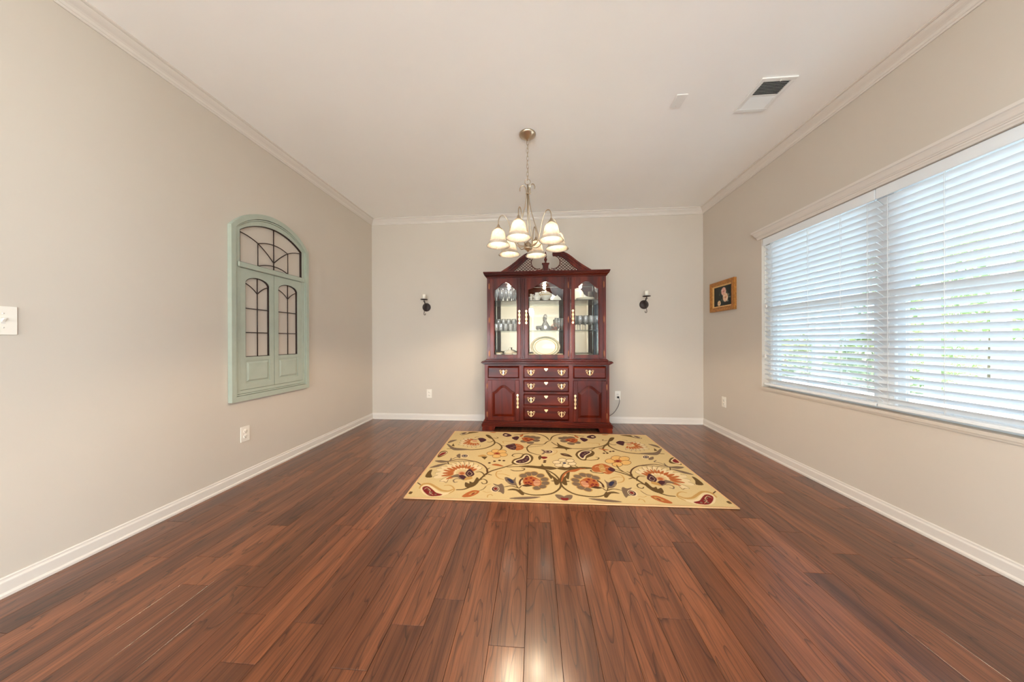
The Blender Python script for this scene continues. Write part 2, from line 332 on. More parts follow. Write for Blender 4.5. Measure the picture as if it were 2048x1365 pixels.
def walls():
    m = MB(); x0, x1 = XL-WT, XL; (a, b), (zs, zt) = W2, WZ2
    m.box(x0, x1, YN-WT, a, -.0125, HC).box(x0, x1, b, YB+WT, -.0125, HC).box(x0, x1, a, b, -.0125, zs).box(x0, x1, a, b, zt, HC)
    tag(m.build('wall_left', MT['wall']), 'greige painted wall carrying the sage window panel', 'wall', kind='structure')
    m = MB().box(XL, XR, YB, YB+WT, -.0125, HC); tag(m.build('wall_back', MT['wall']), 'greige painted wall behind the china cabinet', 'wall', kind='structure')
    m = MB(); xs = [XL]
    for fa, fb in FRONT_W: m.box(fa, fb, YN-WT, YN, -.0125, WZ2[0]).box(fa, fb, YN-WT, YN, WZ2[1], HC); xs += [fa, fb]
    xs.append(XR)
    for i in range(0, len(xs), 2): m.box(xs[i], xs[i+1], YN-WT, YN, -.0125, HC)
    tag(m.build('wall_front', MT['wall']), 'greige painted wall behind the viewpoint', 'wall', kind='structure')
    m = MB(); x0, x1 = XR, XR+WT
    ys = [YN-WT, W2[0], W2[1], W1[0], W1[1], YB+WT]
    for i in (0, 2, 4): m.box(x0, x1, ys[i], ys[i+1], -.0125, HC)
    for (a, b), (zs, zt) in ((W1, (WZ0, WZ1)), (W2, WZ2)): m.box(x0, x1, a, b, -.0125, zs); m.box(x0, x1, a, b, zt, HC)
    tag(m.build('wall_right', MT['wall']), 'greige painted wall with the wide blind covered window', 'wall', kind='structure')
    m = MB().box(XL-WT-.3, XR+WT+.45, YN-WT-.3, YB+WT+.3, HC, HC+.2); tag(m.build('ceiling', MT['ceil']), 'smooth off white flat ceiling', 'ceiling', kind='structure')
WZ0, WZ1 = .632, 2.02; WZ2 = (.10, 2.45)
W1 = (1.10, 2.952); W2 = (-4.20, -1.80)
walls()

def run(name, prof, A, B, inn, mt, label):
    """moulding of profile (d,z) from A to B on the wall; inn = unit vector into the room; mitred inside corners"""
    A = Vector(A); B = Vector(B); t = (B-A).normalized(); inn = Vector(inn); n = len(prof); vs = []
    for P, sg in ((A, 1), (B, -1)):
        for d, z in prof: q = P+inn*d+t*(sg*d); vs.append((q.x, q.y, z))
    fs = [tuple(range(n)), tuple(range(2*n-1, n-1, -1))]+[(i, (i+1) % n, (i+1) % n+n, i+n) for i in range(n)]
    o = MB().add(vs, fs).build(name, mt); return tag(o, label, 'moulding' if 'trim' in name else 'baseboard', kind='structure')
e = .0005
crown = [(e, HC-.0705), (.006, HC-.0705), (.009, HC-.066), (.009, HC-.060), (.013, HC-.058), (.016, HC-.052), (.018, HC-.046), (.026, HC-.038), (.037, HC-.030), (.046, HC-.022), (.052, HC-.014), (.053, HC-.011), (.060, HC-.011), (.0672, HC-.007), (.0672, HC-e), (e, HC-e)]
bsb = [(e, e), (.019, e), (.019, .012), (.016, .017), (.012, .020), (.012, .060), (.011, .064), (.008, .068), (.007, .072), (.007, .078), (.004, .0825), (e, .0826)]
for nm, pr, wd in (('trim', crown, 'crown moulding'), ('baseboard', bsb, 'baseboard')):
    for i, (sd_, a, b, inn) in enumerate((('left', (XL, YN, 0), (XL, YB, 0), (1, 0, 0)), ('back', (XL, YB, 0), (XR, YB, 0), (0, -1, 0)), ('right', (XR, YB, 0), (XR, YN, 0), (-1, 0, 0)), ('front', (XR, YN, 0), (XL, YN, 0), (0, 1, 0)))):
        run('trim_%d' % (i+1) if nm == 'trim' else 'baseboard_'+sd_, pr, a, b, inn, MT['trim'],
            'white %s along the %s' % (wd, {'left': 'wall with the sage window panel', 'back': 'wall behind the china cabinet', 'right': 'window wall', 'front': 'wall behind the viewpoint'}[sd_]))

# ---------------------------------------------------------------- windows (frame set deep in the wall, two double hung units)
def window(name, rng, label, X=XR, WZ0=WZ0, WZ1=WZ1, flip=False):
    root = bpy.data.objects.new(name, None); COL.objects.link(root); root.location = (X, 0, 0); root.scale = (-1 if flip else 1, 1, 1); tag(root, label, 'window', kind='structure')
    a, b = rng; x0, x1 = .075, .145; mid = (a+b)/2; fwid = .035
    m = MB().box(x0, x1, a, a+fwid, WZ0, WZ1).box(x0, x1, b-fwid, b, WZ0, WZ1).box(x0, x1, a+fwid, b-fwid, WZ0, WZ0+.03).box(x0, x1, a+fwid, b-fwid, WZ1-.03, WZ1)
    m.build('window_frame', MT['vinyl'], root)
    MB().box(x0-.012, x1, mid-.045, mid+.045, WZ0+.03, WZ1-.03).build('mullion', MT['vinyl'], root)
    zm = 1.335
    for ya, yb in ((a+fwid, mid-.045), (mid+.045, b-fwid)):
        for up in (0, 1):
            z0, z1 = (zm-.018, WZ1-.03) if up else (WZ0+.03, zm+.018); xo = x0+.038 if up else x0+.008; t = .022; s = .038
            sash = MB().box(xo, xo+t, ya, ya+s, z0, z1).box(xo, xo+t, yb-s, yb, z0, z1).box(xo, xo+t, ya+s, yb-s, z0, z0+s).box(xo, xo+t, ya+s, yb-s, z1-s, z1).build('sash', MT['vinyl'], root)
            MB().box(xo+.008, xo+.012, ya+s, yb-s, z0+s, z1-s).build('pane', MT['pane'], sash)
    return root
win1 = window('window_1', W1, 'wide twin double hung window behind the white blinds')
fill_win2 = window('window_2', W2, 'tall bare window added for fill light in the same wall behind the viewpoint', XR, *WZ2)  # this and the opposite window are unseen, added to bring in fill
fill_win3 = window('window_3', W2, 'tall bare window added for fill light in the opposite wall behind the viewpoint', XL, *WZ2, flip=True)
for i, (fa, fb) in enumerate(FRONT_W):  # unseen narrow windows added so fill light reaches the back wall
    root = bpy.data.objects.new('window_%d' % (4+i), None); COL.objects.link(root); root.location = (0, YN, 0); tag(root, 'tall narrow fill window added behind the viewpoint, %s' % ['in the corner', 'on one side of the entry door', 'on the other side of the entry door'][i], 'window', kind='structure')
    z0, z1 = WZ2; MB().box(fa, fa+.03, -.12, -.06, z0, z1).box(fb-.03, fb, -.12, -.06, z0, z1).box(fa+.03, fb-.03, -.12, -.06, z0, z0+.03).box(fa+.03, fb-.03, -.12, -.06, z1-.03, z1).build('window_frame', MT['vinyl'], root)
    MB().box(fa+.03, fb-.03, -.092, -.088, z0+.03, z1-.03).build('pane', MT['pane'], root)
dr = bpy.data.objects.new('door_1', None); COL.objects.link(dr); dr.location = (.425, YN, 0); tag(dr, 'panelled entry door behind the viewpoint', 'door', kind='structure')
MB().bbox(-.46, .46, .0008, .030, .002, 2.05, .003).build('door_slab', MT['wall'], dr); MB().box(-.56, -.465, .0008, .026, .002, 2.15).box(.465, .56, .0008, .026, .002, 2.15).box(-.465, .465, .0008, .026, 2.06, 2.15).build('door_casing', MT['trim'], dr)
# head cornice and sill of the visible window
def header(a, b, nm, lab):
    prof = [(.0005, 2.0205), (.010, 2.0205), (.012, 2.030), (.016, 2.036), (.016, 2.043), (.021, 2.046), (.021, 2.050), (.027, 2.056), (.034, 2.072), (.040, 2.083), (.047, 2.087), (.047, 2.103), (.0005, 2.103)]
    n = len(prof); vs = []
    for Y, sg in ((a, -1), (b, 1)):
        for d, z in prof: vs.append((XR-d, Y+sg*d*.9, z))
    o = MB().add(vs, [tuple(range(n)), tuple(range(2*n-1, n-1, -1))]+[(i, (i+1) % n, (i+1) % n+n, i+n) for i in range(n)]).build(nm, MT['trim']); tag(o, lab, 'moulding', kind='structure')
header(W1[0]-.03, W1[1]+.03, 'trim_5', 'crown shaped head moulding above the blind covered window')
for i, (a, b) in enumerate((W1,)):
    m = MB().bbox(XR-.022, XR+.072, a+.001, b-.001, WZ0+.0005, WZ0+.010, .002) if False else MB()
    m.box(XR-.016, XR-.0005, a-.012, b+.012, .618, .636).box(XR-.010, XR-.0005, a-.008, b+.008, .606, .617)
    o = m.build('trim_%d' % (7+i), MT['wall']); tag(o, 'thin painted sill strip under the %s window' % ('blind covered' if i == 0 else 'bare'), 'moulding', kind='structure')

# ---------------------------------------------------------------- blinds
def blind(ya, yb, label, ladders, wandside):
    xc = XR+.034; t = thing('venetian_blind', label, 'blind', (xc, (ya+yb)/2, 2.018), 0, 'white venetian blinds in the wide window'); L = (yb-ya)/2
    MB().bbox(-.020, .022, -L+.002, L-.002, -.042, 0, .002).build('headrail', MT['slat'], t)
    MB().bbox(-.031, -.0225, -L, L, -.066, .0, .003).build('valance', MT['slat'], t)
    tilt = math.radians(38); n = 29; z0 = -1.320; pitch = (1.320-.088)/(n-1)
    sm = MB(); k = 8; hw = .025
    prof = []
    for j in range(k+1):
        u = -hw+2*hw*j/k; prof.append((u, .0022*(1-(u/hw)**2)))
    lo = prof; hi = [(u, v+.0026) for u, v in prof]
    R = Matrix.Rotation(tilt, 4, 'Y') @ Matrix.Rotation(PI/2, 4, 'Z')   # strip runs along y
    vs = []
    for yy in (-L+.003, L-.003):
        for (u, v) in lo: vs.append((u*math.cos(tilt)+v*math.sin(tilt), yy, -u*math.sin(tilt)+v*math.cos(tilt)))
        for (u, v) in hi[::-1]: vs.append((u*math.cos(tilt)+v*math.sin(tilt), yy, -u*math.sin(tilt)+v*math.cos(tilt)))
    N = 2*(k+1); sm.add(vs, [tuple(range(N)), tuple(range(2*N-1, N-1, -1))]+[(i, (i+1) % N, (i+1) % N+N, i+N) for i in range(N)])
    me = sm.mesh('slat'); me.materials.append(MT['slat'])
    for i in range(n): link('slat', me, t, (0, 0, z0+i*pitch))
    MB().bbox(-.025, .025, -L+.003, L-.003, -1.366, -1.346, .003).build('bottom_rail', MT['slat'], t)
    for y in ladders:
        yy = y-(ya+yb)/2
        for xx in (-.0215, .0215): MB().tube([(xx, yy, -.04), (xx, yy, -1.35)], .0011, 5).build('ladder_cord', MT['cord'], t)
        MB().tube([(0, yy+.012, -.04), (0, yy+.012, -1.35)], .0008, 5).build('lift_cord', MT['cord'], t)
    yy = wandside-(ya+yb)/2
    if wandside > 2.5:
        c = MB().tube([(-.0345, yy, -.06), (-.0350, yy, -.40), (-.035, yy+.004, -1.08)], .0013, 6).build('pull_cord', MT['cord'], t)
        MB().lathe([(.002, 0), (.006, -.004), (.009, -.026), (.004, -.030)], 10, Matrix.Translation((-.0355, yy+.004, -1.08))).build('tassel', MT['trim'], c)
        MB().lathe([(.002, 0), (.006, -.004), (.009, -.026), (.004, -.030)], 10, Matrix.Translation((-.0355, yy-.01, -.62))).build('tassel', MT['trim'], c)
    else:
        MB().tube([(-.0365, yy, -.06), (-.0365, yy-.005, -.75)], .004, 8).build('tilt_wand', MT['slat'], t)
    return t
ym = (W1[0]+W1[1])/2
blind(ym+.0012, W1[1]-.008, 'white slatted venetian blind next to the small framed flower painting', [2.86, 2.50, 2.25, 2.08], 2.905)
blind(W1[0]+.008, ym-.0012, 'white slatted venetian blind running out of the picture edge', [1.97, 1.72, 1.45, 1.18], 1.20)

# ---------------------------------------------------------------- china cabinet
CX, CY0 = .130, 3.490
cab = thing('china_cabinet', 'tall cherry china cabinet with scrolled pediment and glass doors full of crystal', 'cabinet', (CX, CY0, 0))
W, WH = MT['cherry'], MT['cherryh']
BK = .405                                   # back of the cabinet in local depth
def part(m, n, mt, p=None): return m.build(n, mt, p if p is not None else cab)
# base
m = MB().box(-.735, .735, .034, BK, .110, .125).box(-.735, -.715, .034, BK, .125, .787).box(.715, .735, .034, BK, .125, .787).box(-.715, .715, BK-.012, BK, .125, .787)
m.box(-.715, .715, .034, .052, .772, .787)
for xx in (-.293, .293): m.box(xx-.026, xx+.026, .034, BK-.012, .125, .772)
for sx in (-1, 1): m.box(min(sx*.715, sx*.692), max(sx*.715, sx*.692), .034, .07, .125, .772)
for z in (.613, ): m.box(-.692, -.319, .036, .2, z-.012, z+.012).box(.319, .692, .036, .2, z-.012, z+.012)
for z in (.614, .452, .290): m.box(-.267, .267, .036, .2, z-.012, z+.012)
m.box(-.715, .715, .20, .21, .125, .772)
part(m, 'base_carcass', W)
m = MB()
for y0, z0, z1, hw in ((.0, .050, .062, .768), (.004, .062, .070, .764), (-.004, .070, .080, .771), (.004, .080, .094, .763), (.014, .094, .110, .752)):
    m.bbox(-hw, hw, y0, BK, z0, z1, .002)
part(m, 'plinth', WH)
for sx in (-1, 1):
    pts = [(.762, .0), (.764, .016), (.757, .036), (.764, .050), (.600, .050), (.612, .030), (.620, .0)]
    m = MB().prism([(sx*a, b) for a, b in pts], .002, .05).prism([(sx*a, b) for a, b in pts[:4]]+[(sx*.735, .050), (sx*.735, 0)], .05, .15)
    part(m, 'bracket_foot', W); part(MB().box(min(sx*.70, sx*.76), max(sx*.70, sx*.76), BK-.08, BK, 0, .050), 'rear_foot', W)
m = MB()
for y0, z0, z1, hw in ((.018, .787, .797, .747), (.006, .797, .806, .760), (-.004, .806, .820, .773), (.002, .820, .828, .767)): m.bbox(-hw, hw, y0, BK, z0, z1, .0025)
m.bbox(-.730, .730, .048, BK, .828, .842, .003)
part(m, 'counter_top', WH)

def pull(parent, x, z, y):
    """bat wing brass pull: pierced scroll plate, two posts and a hanging bail"""
    pl = [(0, .030), (.009, .022), (.017, .014), (.026, .022), (.036, .031), (.045, .024), (.041, .014), (.033, .010), (.038, .000), (.029, -.010), (.020, -.022), (.009, -.027), (0, -.037)]
    poly = pl+[(-a, b) for a, b in pl[-2:0:-1]]
    b = MB().tube([(x+p[0], y-.002, z+p[1]) for p in poly], .0034, 6, closed=True)
    b.prism([(-.008, -.024), (.008, -.024), (.006, .008), (.009, .020), (0, .028), (-.009, .020), (-.006, .008)], y-.004, y, Matrix.Translation((x, 0, z)))
    for s in (-1, 1): b.prism([(s*.024, -.012), (s*.032, -.006), (s*.030, .012), (s*.022, .014)], y-.004, y, Matrix.Translation((x, 0, z)))
    o = b.build('pull', MT['brass'], parent)
    b = MB(); b.tube(smooth_path([(x-.024, y-.006, z+.006), (x-.027, y-.014, z-.006), (x-.016, y-.017, z-.020), (x, y-.018, z-.024), (x+.016, y-.017, z-.020), (x+.027, y-.014, z-.006), (x+.024, y-.006, z+.006)], 4), .0030, 6)
    for s in (-1, 1): b.lathe([(.0065, 0), (.0065, .004), (.004, .008), (.0045, .012), (.001, .015)], 8, Matrix.Translation((x+s*.024, y-.0035, z+.006)) @ Matrix.Rotation(PI/2, 4, 'X'))
    return o, b
def add_pull(parent, x, z, y):
    o, b = pull(parent, x, z, y); b.build('bail', MT['brass'], parent)
def keyhole(parent, x, z, y):
    pl = [(0, .017), (.006, .014), (.012, .017), (.021, .014), (.023, .005), (.015, -.001), (.010, -.011), (.004, -.013), (0, -.021)]
    MB().prism(pl+[(-a, b) for a, b in pl[-2:0:-1]], y-.003, y, Matrix.Translation((x, 0, z))).build('escutcheon', MT['brass'], parent)
def drawer(x0, x1, z0, z1, pulls, key=None):
    y = .034; b = .014; d = .020
    full = [(x0, z0), (x1, z0), (x1, z1), (x0, z1)]; inn = [(x0+b, z0+b), (x1-b, z0+b), (x1-b, z1-b), (x0+b, z1-b)]
    m = MB().frustum(inn, full, y-d, y-.006).prism(full, y-.006, y-.0005); o = part(m, 'drawer', WH)
    for px in pulls: add_pull(o, px, (z0+z1)/2, y-d)
    if key is not None: keyhole(o, key, z1-.034, y-d)
for z0, z1 in ((.627, .764), (.464, .602), (.301, .441), (.134, .279)): drawer(-.269, .269, z0, z1, (-.178, .180), 0.0)
drawer(-.696, -.318, .625, .763, (-.507,)); drawer(.318, .696, .627, .765, (.507,))
def bell(t): return .5*(1+math.cos(PI*t))
def arch_pts(xa, xb, zs, zp, n=20, pw=.85):
    return [(xa+(xb-xa)*k/n, zs+(zp-zs)*bell(-1+2*k/n)**pw) for k in range(n+1)]
def drop_handle(parent, x, z, y, h=.17):
    s = h/.17
    pl = [(.003, .085), (.010, .078), (.013, .070), (.008, .060), (.005, .050), (.008, .038), (.013, .026), (.010, .014), (.004, .006), (.009, .0)]
    half = pl+[(a, -b) for a, b in pl[-2::-1]]
    poly = [(x+a*s, z+b*s) for a, b in half]+[(x-a*s, z+b*s) for a, b in half[::-1]]
    MB().prism(poly, y-.003, y).tube(smooth_path([(x, y-.003, z+.055*s), (x, y-.016, z+.045*s), (x, y-.020, z+.0), (x, y-.016, z-.045*s), (x, y-.003, z-.055*s)], 5), [.0035]*5+[.0045]*11+[.0035]*5, 6).build('handle', MT['brass'], parent)
def hinge(parent, x, z, y, h=.07):
    m = MB().lathe([(.001, -h/2-.012), (.0035, -h/2-.008), (.002, -h/2-.003), (.0042, -h/2), (.0042, h/2), (.002, h/2+.003), (.0035, h/2+.008), (.001, h/2+.012)], 8, Matrix.Translation((x, y-.004, z)))
    m.box(x-.009, x+.009, y-.0035, y, z-h/2, z+h/2); m.build('hinge', MT['brassd'], parent)
MT['puck'] = emit_mat('puck_glow', (1, .88, .70, 1), 3.0)
MT['brassd'] = mat('dark_brass', rgb(150, 92, 62), .35, metal=.8)
def base_door(x0, x1, z0, z1, hx, hgx):
    y0, y1 = .014, .0335; s = .052; xa, xb = x0+s, x1-s; zb = z0+.045; zs = z0+.348; zp = z0+.432; n = 20
    a = arch_pts(xa, xb, zs, zp)
    m = MB().bbox(x0, xa, y0, y1, z0, z1, .003).bbox(xb, x1, y0, y1, z0, z1, .003).box(xa, xb, y0, y1, z0, zb).strip(a, [(x, z1) for x, z in a], y0, y1).box(xa, xb, y1-.006, y1, zb, zs).strip([(x, zs-.001) for x, z in a], [(x, max(z, zs)) for x, z in a], y1-.006, y1)
    o = part(m, 'door', W)
    def loop(g, k): return [(xa+g, zb+g), (xb-g, zb+g)]+[(x, z) for x, z in arch_pts(xa+g, xb-g, zs-g*.8, zp-g*1.1)][::-1]
    lo_, hi_ = arch_pts(xa+.034, xb-.034, zs-.034*.8, zp-.034*1.1), arch_pts(xa+.006, xb-.006, zs-.006*.8, zp-.006*1.1)
    pm = MB().strip([(x, zb+.034) for x, z in lo_], lo_, y0+.001, y1-.0055)
    A_ = loop(.034, 0); B_ = loop(.006, 0); n_ = len(A_)
    pm.add([(x, y0+.001, z) for x, z in A_]+[(x, y1-.0062, z) for x, z in B_], [(i, (i+1) % n_, (i+1) % n_+n_, i+n_) for i in range(n_)])
    part(pm, 'raised_panel', W, o)
    drop_handle(o, hx, (z0+z1)/2-.006, y0)
    for z in (z0+.07, z1-.075): hinge(o, hgx, z, .034, .055)
base_door(-.696, -.316, .117, .603, -.337, -.705)
base_door(.318, .696, .117, .600, .339, .705)
# hutch
y0 = .070
m = MB().box(-.709, -.690, y0, BK, .842, 1.838).box(.690, .709, y0, BK, .842, 1.838).box(-.690, .690, BK-.012, BK, .842, 1.838).box(-.690, .690, y0+.002, BK-.012, .842, .862).box(-.690, .690, y0+.002, BK-.012, 1.826, 1.838)
for sx in (-1, 1):
    m.box(min(sx*.690, sx*.675), max(sx*.690, sx*.675), y0, y0+.022, .862, 1.826).box(min(sx*.258, sx*.296), max(sx*.258, sx*.296), y0, y0+.022, .862, 1.826).bbox(min(sx*.271, sx*.284), max(sx*.271, sx*.284), y0-.008, y0+.002, .862, 1.826, .003)
m.bbox(-.722, .722, y0-.014, BK, .842, .852, .003)
part(m, 'hutch_carcass', W)
part(MB().box(-.690, .690, BK-.018, BK-.0125, .862, 1.826), 'mirror_back', MT['mirror'])
for z in (1.190, 1.556):
    part(MB().bbox(-.688, .688, y0+.030, BK-.020, z, z+.007, .001), 'glass_shelf', MT['shelfg'])
for xx in (-.48, 0, .48):
    q = part(MB().lathe([(.030, 1.8255), (.030, 1.818), (.024, 1.814), (.0005, 1.814)], 16, Matrix.Translation((xx, .24, 0))), 'puck_light', MT['puck'])
    ld = bpy.data.lights.new('puck_lamp', 'POINT'); ld.energy = .5; ld.color = (1.0, .88, .70); ld.shadow_soft_size = .02
    lo = bpy.data.objects.new('puck_lamp', ld); COL.objects.link(lo); lo.parent = cab; lo.location = (xx, .24, 1.790)
def glass_door(x0, x1, xa, xb, hx, hgx):
    z0, z1, zb, zs, zp = .862, 1.826, .903, 1.690, 1.782; ya, yb = y0-.020, y0-.001
    a = arch_pts(xa, xb, zs, zp)
    m = MB().bbox(x0, xa, ya, yb, z0, z1, .003).bbox(xb, x1, ya, yb, z0, z1, .003).box(xa, xb, ya+.0006, yb, z0+.002, zb).strip(a, [(x, z1-.002) for x, z in a], ya+.0006, yb)
    o = part(m, 'glass_door', W)
    g = MB().strip([(x, zb-.004) for x, z in a], [(x, z+.006) for x, z in a], ya+.009, ya+.0125); part(g, 'glass_pane', MT['dglass'], o)
    # bevelled bead round the opening
    bead = [(xa+.002, zb+.002), (xb-.002, zb+.002)]+[(x, z-.002) for x, z in arch_pts(xa+.002, xb-.002, zs, zp)][::-1]
    part(MB().tube([(x, ya+.003, z) for x, z in bead], .0035, 6, closed=True), 'glazing_bead', WH, o)
    drop_handle(o, hx, 1.357, ya)
    for z in (z0+.055, (z0+z1)/2-.02, z1-.09): hinge(o, hgx, z, y0-.001, .06)
glass_door(-.671, -.298, -.620, -.341, -.315, -.680)
glass_door(-.254, .262, -.210, .216, -.232, .271)
glass_door(.298, .673, .339, .621, .320, .681)
m = MB()
for ya, z0, z1, hw in ((.058, 1.838, 1.850, .719), (.048, 1.850, 1.856, .725), (.040, 1.856, 1.862, .731), (.028, 1.862, 1.872, .737), (.014, 1.872, 1.884, .742), (.002, 1.884, 1.899, .746)): m.bbox(-hw, hw, ya, BK, z0, z1, .0025)
part(m, 'cornice', WH)
k = 0; m = MB()
for i in range(96):
    xx = -.712+i*.015; m.box(xx, xx+.0085, .050, .0575, 1.8395, 1.8465)
d_ = part(m, 'dentil_strip', W); d_['kind'] = 'stuff'
# broken scroll pediment
YP0, YP1 = .030, .085
for sx in (-1, 1):
    out = smooth_path([(.535, 1.8995, 0), (.450, 1.952, 0), (.370, 2.008, 0), (.300, 2.066, 0), (.235, 2.108, 0), (.165, 2.126, 0), (.080, 2.112, 0)], 5)
    th = .074; N = len(out); cur = {}
    for q, fr in enumerate((0, .30, .62, 1.0)):
        c = []
        for i, p_ in enumerate(out):
            a = out[max(0, i-1)]; b = out[min(N-1, i+1)]; t = (b-a).normalized(); nr = Vector((t.y, -t.x, 0))
            if nr.y > 0: nr = -nr
            tt = th*(1-.55*(i/(N-1))**3)*fr; q_ = p_+nr*tt; c.append((sx*q_.x, max(q_.y, 1.8992)))
        cur[q] = c
    m = MB().strip(cur[1], cur[0], YP0-.016, YP1).strip(cur[2], cur[1], YP0-.006, YP1-.01).strip(cur[3], cur[2], YP0+.004, YP1-.02)
    part(m, 'scroll_moulding', W)
    # lattice fills the space between scroll, cornice and round cut-out
    inner = cur[3]; c0 = (sx*.093, 2.006); R0 = .076
    def zin(x):
        for (xa, za), (xb, zb) in zip(inner, inner[1:]):
            if min(xa, xb) <= x <= max(xa, xb) and abs(xb-xa) > 1e-6: return za+(zb-za)*(x-xa)/(xb-xa)
        return None
    def inside(x, z):
        q = zin(x)
        if q is None or z > q+.004 or z < 1.8992: return False
        return abs(x) > .093 and math.hypot(x-c0[0], z-c0[1]) > R0
    m = MB()
    for dr in (1, -1):
        for j in range(-14, 40):
            off = 1.55+j*.034 if dr == 1 else 2.0+j*.034-.2
            seg = []
            for i in range(221):
                ax = .09+i*.0022; z = (off+ax*.85) if dr == 1 else (off-ax*.85)
                if inside(sx*ax, z): seg.append((sx*ax, z))
                else:
                    if len(seg) > 3: m.tube([(seg[0][0], YP0+.018, seg[0][1]), (seg[-1][0], YP0+.018, seg[-1][1])], .0034, 5)
                    seg = []
            if len(seg) > 3: m.tube([(seg[0][0], YP0+.018, seg[0][1]), (seg[-1][0], YP0+.018, seg[-1][1])], .0034, 5)
    o = part(m, 'lattice', MT['latt'] if 'latt' in MT else W); o['kind'] = 'stuff'
    rim = arc(c0[0], c0[1], R0, PI*(.42 if sx > 0 else .58), -PI*.62 if sx > 0 else PI*1.62, 24)
    part(MB().tube([(a, YP0+.018, b) for a, b in rim], .0045, 6), 'opening_rim', W)
    sw = [(sx*.034, 1.945), (sx*.040, 1.930), (sx*.055, 1.920), (sx*.080, 1.915), (sx*.110, 1.917)]
    part(MB().strip([(a, 1.8992) for a, b in sw], sw, YP0+.008, YP0+.03), 'pediment_base', W)
part(MB().frustum([(-.024, 1.8992), (.024, 1.8992), (.032, 1.982), (-.032, 1.982)], [(-.028, 1.8992), (.028, 1.8992), (.036, 1.982), (-.036, 1.982)], YP0-.016, YP0-.004).prism([(-.028, 1.8992), (.028, 1.8992), (.036, 1.982), (-.036, 1.982)], YP0-.004, YP0+.04).bbox(-.044, .044, YP0-.02, YP0+.046, 1.982, 1.992, .002), 'pedestal', W)
part(MB().lathe([(.020, 1.992), (.022, 1.997), (.010, 2.002), (.008, 2.010), (.013, 2.018), (.017, 2.030), (.019, 2.042), (.015, 2.050), (.008, 2.054), (.012, 2.062), (.015, 2.080), (.012, 2.100), (.006, 2.122), (.0005, 2.136)], 14, Matrix.Translation((0, YP0+.012, 0))), 'finial', W)

# ---------------------------------------------------------------- things inside the cabinet (world coordinates from here on)
SH = {0: .8621, 1: 1.1971, 2: 1.5631}
def cw(x, y): return CX+x, CY0+y
def place(me_mats, name, label, cat, x, y, lev, group=None, rz=0, dz=0):
    """a thing made of one or several lathe/box parts"""
    X, Y = cw(x, y)
    if len(me_mats) == 1:
        me, mt, nm = me_mats[0]; o = link(name, me, None, (X, Y, SH[lev]+dz), rz); return tag(o, label, cat, group)
    t = thing(name, label, cat, (X, Y, SH[lev]+dz), rz, group)
    for me, mt, nm in me_mats: link(nm, me, t)
    return t
def me_(m, mt, n): q = m.mesh(n); q.materials.append(mt); return (q, mt, n)
goblet_b = me_(MB().lathe([(.0005, .066), (.012, .068), (.022, .078), (.028, .098), (.030, .125), (.029, .150), (.027, .150), (.028, .125), (.026, .099), (.020, .081), (.0005, .074)], 16), MT['crystal'], 'bowl')
goblet_s = me_(MB().lathe([(.030, 0), (.030, .002), (.008, .007), (.004, .014), (.004, .05), (.008, .066), (.0005, .0665)], 16), MT['crystal'], 'stem')
wine_b = me_(MB().lathe([(.0005, .088), (.016, .092), (.029, .108), (.034, .132), (.033, .162), (.030, .180), (.0285, .180), (.031, .162), (.032, .132), (.027, .111), (.0005, .096)], 16), MT['crystal'], 'bowl')
wine_s = me_(MB().lathe([(.032, 0), (.032, .002), (.008, .006), (.0038, .014), (.0035, .075), (.007, .088), (.0005, .0885)], 16), MT['crystal'], 'stem')
flute_b = me_(MB().lathe([(.0005, .050), (.010, .056), (.018, .080), (.022, .115), (.023, .160), (.0215, .160), (.020, .115), (.016, .082), (.0005, .060)], 16), MT['crystal'], 'bowl')
flute_s = me_(MB().lathe([(.028, 0), (.028, .002), (.007, .006), (.0035, .012), (.0035, .042), (.006, .050), (.0005, .0505)], 16), MT['crystal'], 'stem')
tumb = me_(MB().lathe([(.022, 0), (.024, .002), (.030, .045), (.031, .085), (.029, .085), (.028, .046), (.022, .010), (.0005, .009)], 12, smooth=False), MT['crystal'], 'tumbler')
orda = ['leftmost', 'second from left', 'third from left', 'fourth from left', 'fifth from left', 'sixth from left', 'innermost']
for i in range(5):
    place([flute_b, flute_s], 'crystal_flute', 'crystal flute in the front row of the top shelf, %s' % orda[i], 'glass', -.600+i*.058, .17+.03*(i % 2), 2, 'crystal flutes on the top shelf')
for i in range(5):
    place([flute_b, flute_s], 'crystal_flute', 'crystal flute in the rear row of the top shelf, %s' % orda[i], 'glass', -.575+i*.058, .29, 2, 'crystal flutes on the top shelf')
for i in range(6):
    place([tumb], 'cut_glass_tumbler', 'short cut glass tumbler in the row before the goblets, %s' % orda[i], 'glass', -.610+i*.060, .15, 1, 'cut glass tumblers')
for i in range(5):
    place([goblet_b, goblet_s], 'crystal_goblet', 'stemmed crystal goblet behind the cut glass tumblers, %s' % orda[i], 'glass', -.590+i*.065, .24, 1, 'crystal goblets')
ordb = ['leftmost', 'second from left', 'third from left', 'fourth from left', 'rightmost']
for i in range(5):
    place([wine_b, wine_s], 'wine_glass', 'tall wine glass in the front row of its shelf, %s' % ordb[i], 'glass', .350+i*.068, .15, 1, 'wine glasses on the middle shelf')
for i in range(5):
    place([wine_b, wine_s], 'wine_glass', 'tall wine glass in the rear row of its shelf, %s' % ordb[i], 'glass', .372+i*.068, .27, 1, 'wine glasses on the middle shelf')
for i in range(3):
    place([flute_b, flute_s], 'crystal_flute', 'crystal flute behind the pink glass basket, %s' % ['nearest the basket', 'middle one', 'farthest from the basket'][i], 'glass', .140+i*.036, .24+.035*i, 1, 'flutes beside the pink bowl')
